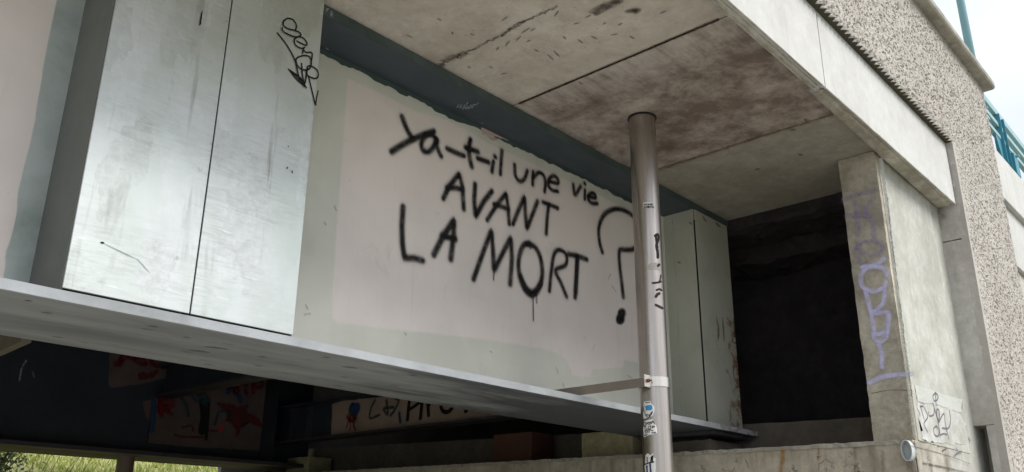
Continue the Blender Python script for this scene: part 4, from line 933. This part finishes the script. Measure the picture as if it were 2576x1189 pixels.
o = ribbon('overspray', [C5(q) for ch, st, wd in LET for q in st], Wp, Wn, 0.13, M['overspray'], gd, 4.0, base=0.002, gain=0.0001); tag(o, kind='stuff')
EDGE = [(874, 197), (950, 232), (1050, 282), (1130, 305), (1200, 345), (1250, 372), (1330, 408), (1420, 452), (1500, 488), (1560, 520), (1640, 556)]
EDG2 = [(874, 197), (862, 380), (848, 560), (838, 720), (836, 800), (850, 812), (960, 826), (1080, 838), (1200, 852), (1330, 872), (1380, 880)]
EDG3 = [(1380, 880), (1420, 900), (1432, 920), (1440, 945), (1485, 950), (1490, 930), (1568, 925), (1570, 905), (1608, 915)]
ribbon('scuff', [[(770, 768), (774, 778)], [(766, 792), (780, 790)], [(1018, 838), (1022, 843)], [(1416, 966), (1420, 974)], [(1400, 925), (1404, 940)], [(1233, 884), (1237, 887)], [(1580, 945), (1590, 952)], [(842, 520), (846, 530)], [(816, 560), (820, 566)], [(1350, 985), (1352, 988)], [(1540, 720), (1550, 735)], [(1536, 690), (1530, 704)]], Wp, Wn, 0.022, M['grey_smear'], gd, 2, base=0.003)
dot = [(1563+11*math.cos(a)*s, 796+17*math.sin(a)*s) for a, s in [(i*0.8, 0.35+0.65*(i % 4)/3) for i in range(14)]]
tag(ribbon('graffiti_letter', [dot], Wp, Wn, 0.085, M['spray'], gd, 3.0, base=0.004), 'round black dot of the sprayed question mark')
ribbon('paint_drip', [C5([(1232, 930), (1229, 985)]), C5([(1478, 1085), (1480, 1150), (1482, 1245)]), C5([(1502, 1070), (1503, 1132)]), C5([(1460, 770), (1462, 790)]), C5([(1632, 530), (1633, 545)])], Wp, Wn, 0.010, M['drip'], gd, 4, base=0.006)
# black marker tag on the right cover plate
TP = lambda P: [(660.3+a*.2169, 25.2+b*.2169) for a, b in P]
Cp, Cn = on_plane('Y', YC-0.001)
for s in ([(385, 235), (395, 180), (360, 120), (300, 100), (250, 130), (245, 180), (300, 220), (380, 240), (440, 270), (440, 300), (400, 315), (350, 305), (270, 270), (230, 235), (232, 208)],
          [(400, 362), (450, 390), (512, 412), (510, 370), (470, 325), (420, 315), (375, 340), (375, 390), (410, 430), (460, 447), (492, 435)],
          [(480, 440), (465, 505)], [(475, 460), (510, 495), (575, 500), (570, 590)], [(420, 545), (390, 580), (410, 650), (470, 695), (540, 690), (568, 620), (552, 550), (490, 530), (422, 548)],
          [(512, 715), (508, 780), (495, 850)], [(515, 722), (530, 655), (580, 660), (635, 700), (648, 760), (625, 797), (580, 790), (530, 765), (512, 722)],
          [(535, 770), (570, 920), (617, 1108)], [(617, 1108), (625, 1040), (645, 940)], [(175, 268), (290, 420), (380, 590), (420, 760), (485, 890)], [(305, 690), (400, 810), (490, 882), (430, 810), (355, 735)], [(310, 695), (440, 790), (510, 905)], [(455, 622), (465, 760), (492, 885)]):
    ribbon('tag_stroke', [TP(s)], Cp, Cn, 0.0105, M['ink'], gd, 1.6)
ribbon('scratch', [[(503, 62), (506, 45), (509, 28)], [(254, 610), (262, 612)], [(502, 64), (506, 56)]], Cp, Cn, 0.010, M['ink'], gd, 2, taper=True)
ribbon('scratch', [[(255, 610), (300, 632), (348, 654)], [(345, 652), (378, 688)]], Cp, Cn, 0.012, M['grime_spot'], gd, 3, taper=True)
ribbon('scuff', [[(726, 370), (725, 368)], [(735, 430), (736, 436)], [(722, 425), (724, 421)]], Cp, Cn, 0.006, M['ink'], gd, 2)
# end box of the girder
YX = 4.12; XC = 7.30; XX = 7.97
for a in ((XC-0.006, XC+0.006, YX+0.010, YW-0.001, ZT+0.001, ZTF-0.001),):
    box('end_side_plate', a, M['endbox'], gd)
o = box('end_cover_plate', (XC+0.010, XX, YX-0.004, YX+0.008, ZT+0.001, ZTF-0.003), M['endbox'], gd, 0.002); tag(o, 'pale end plate with rust near its lower right corner')
box('end_joint', (XC-0.006, XC+0.0095, YX, YX+0.0095, ZT+0.002, ZTF-0.12), M['joint'], gd)
Ep, En = on_plane('X', XC-0.008)
ribbon('weld_line', [[(1691, 548), (1704, 780), (1714, 1035)]], Ep, En, 0.010, M['scratch_white'], gd, 8)
ribbon('scuff', [[(1733, 560), (1741, 565)], [(1705, 660), (1712, 662)], [(1682, 1010), (1690, 1000)]], Ep, En, 0.03, M['leaf_stain'], gd, 3, taper=True)
Fp, Fn = on_plane('Y', YX-0.006)
ribbon('scuff', [[(1768, 545), (1772, 552), (1778, 558)], [(1800, 562), (1808, 568), (1812, 572)], [(1802, 800), (1808, 830), (1806, 858)], [(1818, 800), (1822, 860)], [(1845, 800), (1848, 850)]], Fp, Fn, 0.05, M['leaf_stain'], gd, 3, taper=True)
# stiffeners on the hidden side of the web
for xx in (-6, -2, 2, 4.6, 7.3): box('stiffener', (xx, xx+0.015, YW+0.020, YW+0.36, ZT+0.001, ZTF-0.001), M['dark_steel'], gd)

# ------------------------------------------------------------------ rear girder and cross beams
Y2 = 11.35
g2 = thing('steel_girder', 'rear dark steel girder deep in shadow with reddish graffiti patches', 'girder', (0, Y2, ZB))
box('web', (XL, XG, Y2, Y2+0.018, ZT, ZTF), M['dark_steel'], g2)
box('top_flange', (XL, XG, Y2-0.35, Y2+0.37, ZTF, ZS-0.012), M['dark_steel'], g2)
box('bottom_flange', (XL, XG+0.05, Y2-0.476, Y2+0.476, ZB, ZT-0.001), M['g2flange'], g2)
box('flange_edge', (XL, XG+0.05, Y2-0.483, Y2-0.4765, ZB+.002, ZT), M['dark_steel_edge'], g2)
C3 = lambda P: [(a*.365, 754.7+b*.365) for a, b in P]
patch('faded_paint_patch', C3([(750, 340), (1500, 420), (1500, 460), (1400, 480), (1180, 530), (940, 590), (885, 585), (870, 600), (760, 605), (745, 540), (755, 450)]), 'Y', Y2, M['pink_dark2'], g2, 0.003, 1.6, 8, 15)
patch('faded_paint_patch', C3([(985, 700), (1040, 690), (1880, 530), (1895, 560), (1885, 700), (1850, 900), (1815, 1040), (1400, 1020), (1020, 990), (1035, 860), (990, 760)]), 'Y', Y2, M['pink_dark2'], g2, 0.003, 1.6, 8, 16)
Gp, Gn = on_plane('Y', Y2-0.004)
for s, wd, mt in (([(800, 440), (890, 385), (960, 430), (1000, 440)], .13, 'red_spray'), ([(840, 390), (830, 450)], .09, 'red_spray'), ([(900, 400), (1000, 400)], .09, 'red_spray'), ([(1040, 390), (1045, 430), (1085, 455), (1140, 465)], .11, 'red_spray'),
                  ([(1105, 690), (1108, 760), (1112, 800)], .10, 'red_spray'), ([(1100, 690), (1180, 690), (1185, 730), (1110, 745)], .12, 'red_spray'), ([(1130, 745), (1180, 790)], .10, 'red_spray'),
                  
                  ([(1560, 590), (1610, 590), (1640, 640), (1600, 570)], .14, 'red_spray'), ([(1660, 575), (1690, 560), (1700, 640)], .13, 'red_spray'), ([(1740, 560), (1745, 640)], .10, 'red_spray'), ([(1750, 570), (1815, 560), (1800, 600), (1750, 600)], .10, 'red_spray'),
                  ([(1200, 930), (1260, 945), (1400, 950)], .05, 'red_spray'), ([(1260, 880), (1320, 870), (1330, 900)], .06, 'red_spray'), ([(1420, 900), (1500, 905)], .04, 'red_spray'),
                  ([(1060, 700), (1058, 800), (1045, 900)], .09, 'blue_spray'), ([(1570, 640), (1600, 620), (1640, 650), (1660, 700)], .09, 'blue_spray'), ([(1250, 670), (1285, 740), (1300, 800)], .07, 'teal_spray'), ([(1310, 650), (1360, 700)], .06, 'teal_spray'),
                  ([(1400, 700), (1410, 800), (1395, 900)], .14, 'ink'), ([(1440, 720), (1430, 850), (1420, 960)], .05, 'ink'), ([(1380, 640), (1420, 700)], .20, 'teal_spray'), ([(1190, 440), (1190, 500)], .04, 'ink'), ([(1285, 430), (1290, 490)], .04, 'ink'), ([(1480, 860), (1510, 780), (1560, 770), (1600, 820)], .06, 'teal_spray'),
                  ([(1540, 560), (1480, 610), (1460, 600)], .04, 'ink')):
    ribbon('graffiti_stroke', [C3(s)], Gp, Gn, wd, M[mt], g2, 3, base=0.004)
M['red_flat'] = paint('dark_red_paint', (0.12, 0.012, 0.012), (0.05, 0.018, 0.02), 0.6, 31.0, 0.95, chips=(0.07, 0.05, 0.045), dirt_scale=(3, 3, 3))
for pol in ([(1490, 698), (1600, 722), (1640, 742), (1712, 718), (1700, 775), (1765, 800), (1822, 885), (1760, 862), (1700, 850), (1668, 885), (1632, 955), (1618, 880), (1550, 825), (1600, 800), (1585, 762), (1500, 732)],
            [(950, 500), (985, 490), (1010, 510), (1095, 480), (1080, 530), (1030, 545), (1000, 555), (960, 560)], [(1065, 720), (1120, 700), (1160, 715), (1170, 770), (1110, 800), (1075, 770)]):
    patch('paint_blob', C3(pol), 'Y', Y2, M['red_flat'], g2, 0.0036, 3.0, 5, 20)
patch('red_patch', C3([(1508, 862), (1534, 864), (1532, 908), (1506, 906)]), 'Y', Y2, M['red_bright'], g2, 0.008, 0.3, 4, 21)
ribbon('scratched_writing', [C3([(180, 420), (150, 470), (135, 555)]), C3([(225, 500), (235, 530)])], Gp, Gn, 0.03, M['scratch_white'], g2, 3)
for xx in (-5, -1, 7.15): box('stiffener', (xx, xx+0.015, Y2-0.34, Y2-0.002, ZT+0.001, ZTF-0.001), M['dark_steel'], g2)

def cross_beam(x, z0, z1, label, pan=None):
    t = thing('cross_beam', label, 'cross beam', (x, 8, z0))
    ya, yb = YW+0.03, Y2-0.03
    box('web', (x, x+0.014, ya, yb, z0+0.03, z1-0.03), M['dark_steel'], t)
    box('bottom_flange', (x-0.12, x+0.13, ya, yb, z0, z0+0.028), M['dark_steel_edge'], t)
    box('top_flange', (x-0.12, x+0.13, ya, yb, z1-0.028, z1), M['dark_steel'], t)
    return t
XD = 7.40
cb = cross_beam(XD, 1.335, 1.86, 'cross beam near the abutment with a pink painted panel and black letters')
P_ = [(833, 1020), (860, 1006), (900, 1000), (980, 992), (1010, 985), (1400, 980), (1480, 1020), (1400, 1028), (1200, 1060), (832, 1104)]
patch('faded_paint_patch', [(835, 1018), (860, 1010), (930, 1002), (980, 997), (1420, 968), (1450, 1010), (1345, 1037), (1200, 1055), (1000, 1082), (832, 1104)], 'X', XD, M['pink_dark'], cb, 0.003, 1.2, 8, 18)
C6 = lambda P: [(691.8+a*.3418, 943.3+b*.3418) for a, b in P]
Dp, Dn = on_plane('X', XD-0.004)
for s, wd, mt in (([(975, 328), (982, 250), (990, 180)], .065, 'ink'), ([(975, 170), (1030, 160), (1090, 165)], .05, 'ink'), ([(1070, 320), (1078, 240), (1085, 170)], .065, 'ink'), ([(990, 255), (1030, 230), (1080, 190)], .05, 'ink'),
                  ([(1120, 175), (1126, 240), (1130, 298)], .06, 'ink'), ([(1128, 235), (1150, 200), (1185, 178)], .05, 'ink'), ([(1235, 190), (1220, 230), (1240, 270), (1280, 270), (1308, 230), (1300, 190)], .06, 'ink'), ([(1235, 205), (1275, 200)], .04, 'ink'),
                  ([(1420, 210), (1412, 262), (1400, 270)], .05, 'ink'), ([(1462, 225), (1455, 255)], .05, 'ink'), ([(1490, 225), (1488, 248)], .04, 'ink'), ([(1460, 240), (1490, 238)], .035, 'ink'),
                  ([(735, 190), (705, 250), (700, 320), (770, 295)], .05, 'teal_spray'), ([(820, 190), (830, 290), (800, 250), (870, 240)], .06, 'teal_spray'), ([(880, 170), (910, 190), (880, 260), (850, 300)], .06, 'teal_spray'),
                  ([(915, 285), (922, 345)], .07, 'blue_spray'), ([(570, 235), (560, 260), (590, 275), (610, 240), (575, 245)], .16, 'blue_spray'), ([(535, 310), (560, 320), (590, 310), (585, 335), (550, 330)], .13, 'red_spray'),
                  ([(540, 340), (525, 390)], .04, 'red_spray'), ([(555, 340), (552, 410)], .04, 'red_spray'), ([(575, 340), (580, 380), (592, 405)], .06, 'red_spray')):
    ribbon('graffiti_stroke', [C6(s)], Dp, Dn, wd, M[mt], cb, 3, base=0.004)
for yy in (10.45, 10.85): box('stiffener', (XD-0.10, XD-0.001, yy, yy+0.012, 1.366, 1.83), M['dark_steel_edge'], cb)
xm = AT(415, 1000, 'Y', Y2-0.1)
cross_beam(xm.x, xm.z, xm.z+0.42, 'cross beam in mid span sloping across the rear girder graffiti', None)
cross_beam(-4.0, 1.8, 2.2, 'cross beam nearest the left edge, deep in shadow', None)
bd = AT(30, 862, 'Y', 7.0)
br = thing('diagonal_brace', 'pale diagonal bracing bar glimpsed under the near girder at the far left', 'brace', (bd.x, 7.0, bd.z))
bm = bmesh.new(); add_bar(bm, AT(-60, 900, 'Y', 6.2), AT(70, 838, 'Y', 5.0), 0.05, 0.10); bm_obj('bar', bm, M['g2flange'], br)

# prop under the rear girder
pc = AT(318, 1150, 'Y', 11.2); gzp = bank_z(pc.x, 11.2)
pp_ = thing('prop_column', 'round brown steel prop standing on the grass under the rear girder', 'column', (pc.x, 11.2, gzp))
bm = bmesh.new(); add_cyl(bm, (pc.x, 11.2, gzp-0.1), (pc.x, 11.2, ZB-0.012), 0.105, n=24); bm_obj('shaft', bm, M['prop'], pp_, False)
bm = bmesh.new(); add_cyl(bm, (pc.x, 11.2, ZB-0.012), (pc.x, 11.2, ZB-0.001), 0.14, n=24); bm_obj('cap_plate', bm, M['prop'], pp_)

# ------------------------------------------------------------------ drain pipe
PX, PY, PR = 5.43, 3.482, 0.1075
dp = thing('drain_pipe', 'tall brushed steel drain pipe with torn stickers in front of the graffiti girder', 'pipe', (PX, PY, GZ))
vs_, fs = [], []; n = 64; zs_ = np.linspace(GZ, ZS+0.05, 120)
for z in zs_:
    for i in range(n):
        a = 2*math.pi*i/n; rr_ = PR+0.0006*noise.noise(Vector((math.cos(a)*2, math.sin(a)*2, z*1.5)))
        vs_.append((PX+rr_*math.cos(a), PY+rr_*math.sin(a), z))
for j in range(len(zs_)-1):
    for i in range(n): fs.append((j*n+i, j*n+(i+1) % n, (j+1)*n+(i+1) % n, (j+1)*n+i))
mesh_obj('shaft', vs_, fs, M['pipe'], dp, True)
def ring(name, r0, r1, z0, z1, mat, parent, a0=0, a1=2*math.pi, n=64, ctr=(PX, PY)):
    bm = bmesh.new(); k = n if a1-a0 > 6.28 else n+1
    def row(r_, z): return [bm.verts.new((ctr[0]+r_*math.cos(a0+(a1-a0)*i/n), ctr[1]+r_*math.sin(a0+(a1-a0)*i/n), z)) for i in range(k)]
    R = [row(r0, z0), row(r1, z0), row(r1, z1), row(r0, z1)]
    for q in range(4):
        A, B = R[q], R[(q+1) % 4]
        for i in range(n if k == n else k-1): bm.faces.new((A[i], A[(i+1) % k], B[(i+1) % k], B[i]))
    return bm_obj(name, bm, mat, parent)
ring('ceiling_collar', PR+0.001, PR+0.009, ZS-0.012, ZS+0.02, M['joint'], dp)  # black ring stands in for the dark open gap round the pipe
ring('clamp', PR+0.001, PR+0.007, 1.075, 1.145, M['clamp'], dp)
# strap arm running back to the girder web
bm = bmesh.new(); add_box(bm, PX-0.175, PX-0.168, PY-0.03, YW-0.002, 1.062, 1.128); arm = bm_obj('strap_arm', bm, M['arm'], dp)
bm = bmesh.new(); add_box(bm, PX-0.185, PX-0.108, PY-0.040, PY-0.032, 1.062, 1.150, 0.002); bm_obj('clamp_lug', bm, M['clamp'], dp)
bm = bmesh.new(); add_cyl(bm, (PX-0.150, PY-0.041, 1.108), (PX-0.150, PY-0.056, 1.108), 0.014, n=6); add_cyl(bm, (PX-0.150, PY-0.056, 1.108), (PX-0.150, PY-0.075, 1.108), 0.006, n=8); bm_obj('bolt', bm, M['rust'], dp)
# marks and stickers on the curved surface
def on_pipe(x, y, off=0.001):
    q = ray(x, y); R_ = PR+off
    a = q[0]**2+q[1]**2; b = -2*(q[0]*PX+q[1]*PY); c = PX**2+PY**2-R_**2; D = b*b-4*a*c
    t = (-b-math.sqrt(max(D, 0)))/(2*a); return Vector(q*t)
pn = lambda p: Vector((p.x-PX, p.y-PY, 0)).normalized()
def inside(pt, poly):
    c = False; x, y = pt
    for (x1, y1), (x2, y2) in zip(poly, poly[1:]+poly[:1]):
        if (y1 > y) != (y2 > y) and x < (x2-x1)*(y-y1)/(y2-y1)+x1: c = not c
    return c
def sticker(name, poly, mat, off, parent=dp, label=None):
    P3 = [on_pipe(*p) for p in poly]; TZ = [(math.atan2(p.y-PY, p.x-PX) % (2*math.pi), p.z) for p in P3]
    s = 0.0028; da = s/PR; t0, t1 = min(t for t, z in TZ), max(t for t, z in TZ); z0, z1 = min(z for t, z in TZ), max(z for t, z in TZ)
    idx = {}; vs_, fs = [], []
    def V(i, j):
        if (i, j) not in idx:
            idx[(i, j)] = len(vs_); a = t0+i*da; vs_.append((PX+(PR+off)*math.cos(a), PY+(PR+off)*math.sin(a), z0+j*s))
        return idx[(i, j)]
    for i in range(int((t1-t0)/da)+1):
        for j in range(int((z1-z0)/s)+1):
            if inside((t0+(i+.5)*da, z0+(j+.5)*s), TZ): fs.append((V(i, j), V(i+1, j), V(i+1, j+1), V(i, j+1)))
    o = mesh_obj(name, vs_, fs, mat, parent, True)
    if label: o['label'] = label
    return o
S3 = lambda P: [((2500+a/2.7033)/1.5901, (1450+b/2.7033)/1.5901) for a, b in P]     # survey detail of the lower pipe
S4 = lambda P: [((2500+a/2.16)/1.5901, (750+b/2.16)/1.5901) for a, b in P]          # survey detail of the upper pipe
s1 = sticker('sticker', S4([(157, 136), (250, 134), (258, 180), (160, 178)]), M['sticker'], 0.0012, label='small white sticker with two lines of black capitals')
def pink(strokes, wd, mat, parent, tr, off=0.003, straight=False):
    return ribbon('printed_lettering', [tr(s) for s in strokes], lambda x, y, o_: on_pipe(x, y, o_), pn, wd, mat, parent, 1.2, base=off, straight=straight, gain=0.0001)
# NONE / KARMA
NK = [[(163, 157), (165, 141), (178, 157), (181, 141)], [(186, 149), (190, 142), (200, 142), (202, 150), (197, 157), (187, 156), (186, 149)], [(206, 157), (208, 141), (220, 157), (223, 141)], [(244, 141), (229, 141), (227, 157), (242, 157)], [(228, 149), (240, 149)],
      [(165, 162), (167, 176)], [(180, 162), (167, 169), (180, 176)], [(184, 176), (190, 162), (197, 176)], [(186, 171), (195, 171)], [(201, 176), (201, 162), (210, 163), (210, 168), (201, 169), (212, 176)], [(217, 176), (218, 163), (224, 172), (231, 163), (233, 176)], [(237, 176), (244, 162), (251, 176)], [(240, 172), (249, 172)]]
pink(NK, 0.0046, M['ink'], s1, S4, straight=True)
sticker('tape_patch', S4([(185, 700), (215, 655), (305, 655), (308, 720), (190, 715)]), M['tape'], 0.0012)
for s, wd in (([(262, 420), (285, 408), (292, 440), (275, 500), (285, 560), (287, 605)], 0.026), ([(268, 425), (275, 480), (283, 520)], .02), ([(285, 680), (298, 668)], 0.022), ([(240, 828), (290, 822), (314, 815)], 0.018), ([(312, 760), (305, 800), (290, 825)], .012), ([(275, 888), (300, 880), (318, 890)], .018), ([(268, 945), (282, 925), (298, 918)], .026), ([(268, 1018), (290, 1028), (326, 1045)], .024)):
    ribbon('marker_stroke', [S4(s)], lambda x, y, o_: on_pipe(x, y, o_), pn, wd, M['pen_pipe'], dp, 1.5, base=0.002, gain=0.0001)
s2 = sticker('sticker', S3([(205, 425), (275, 420), (285, 450), (318, 480), (320, 520), (300, 580), (262, 600), (200, 612), (196, 560), (205, 520), (197, 480)]), M['sticker'], 0.0012, label='round torn white sticker with a blue wave shape')
sticker('printed_shape', S3([(217, 478), (245, 466), (285, 464), (298, 480), (296, 508), (275, 522), (245, 518), (222, 528), (226, 505)]), M['sticker_blue'], 0.0022, s2)
pink([[(220, 440), (270, 434)], [(214, 540), (228, 580), (255, 595), (280, 575), (298, 530)], [(240, 565), (262, 572), (290, 540)], [(262, 590), (275, 560), (295, 545)], [(222, 565), (240, 575)], [(206, 470), (203, 510), (212, 545)]], 0.0055, M['ink'], s2, S3)
s3 = sticker('sticker', S3([(205, 640), (235, 628), (298, 615), (325, 650), (345, 710), (347, 770), (300, 782), (265, 785), (240, 800), (205, 814), (203, 770), (196, 720), (208, 680)]), M['sticker'], 0.0013, label='torn white sticker covered in black hand lettering')
pink([[(207, 655), (225, 655), (215, 685), (208, 690)], [(232, 680), (238, 650), (245, 665)], [(255, 650), (248, 665), (262, 672), (268, 655), (255, 648)], [(272, 672), (272, 645), (288, 665), (288, 640)], [(325, 670), (300, 632), (302, 650), (318, 650)],
      [(210, 700), (225, 690), (212, 720)], [(215, 745), (235, 715)], [(222, 770), (225, 735), (250, 760)], [(245, 720), (232, 770)], [(262, 760), (255, 700), (280, 690), (275, 720), (258, 730), (305, 738)], [(290, 705), (322, 695)], [(296, 688), (300, 712)], [(312, 685), (315, 708)], [(292, 770), (300, 755), (312, 765)], [(318, 772), (325, 755), (335, 768)], [(210, 800), (215, 785), (228, 795), (240, 780)]], 0.0052, M['ink'], s3, S3)
s4 = sticker('sticker', S3([(222, 1005), (245, 985), (268, 998), (280, 1010), (303, 982), (305, 1020), (332, 1045), (330, 1100), (333, 1150), (328, 1200), (222, 1200), (212, 1130), (220, 1060)]), M['sticker'], 0.0014, label='ragged white sticker with navy block letters at the pipe bottom')
pink([[(280, 1080), (283, 1030), (300, 1012), (297, 1075)], [(215, 1105), (260, 1088), (312, 1078)], [(240, 1080), (240, 1030)]], 0.009, M['ink'], s4, S3, straight=True)
sticker('printed_shape', S3([(228, 1120), (246, 1115), (250, 1200), (236, 1200)]), M['sticker_navy'], 0.0024, s4)
sticker('printed_shape', S3([(262, 1095), (280, 1092), (288, 1190), (300, 1185), (305, 1200), (272, 1200)]), M['sticker_navy'], 0.0024, s4)
sticker('printed_shape', S3([(284, 1035), (302, 1012), (300, 1080), (290, 1082)]), M['sticker_navy'], 0.0024, s4)

for o_ in list(bpy.data.objects):
    if o_.name.split('.')[0] in ('debris_marks', 'cracks', 'damp_stain', 'scuff', 'scratched_writing', 'formwork_line', 'rust_stain', 'marker_dash', 'paint_drip', 'crack', 'stain_ring', 'scratch'):
        o_['kind'] = 'stuff'
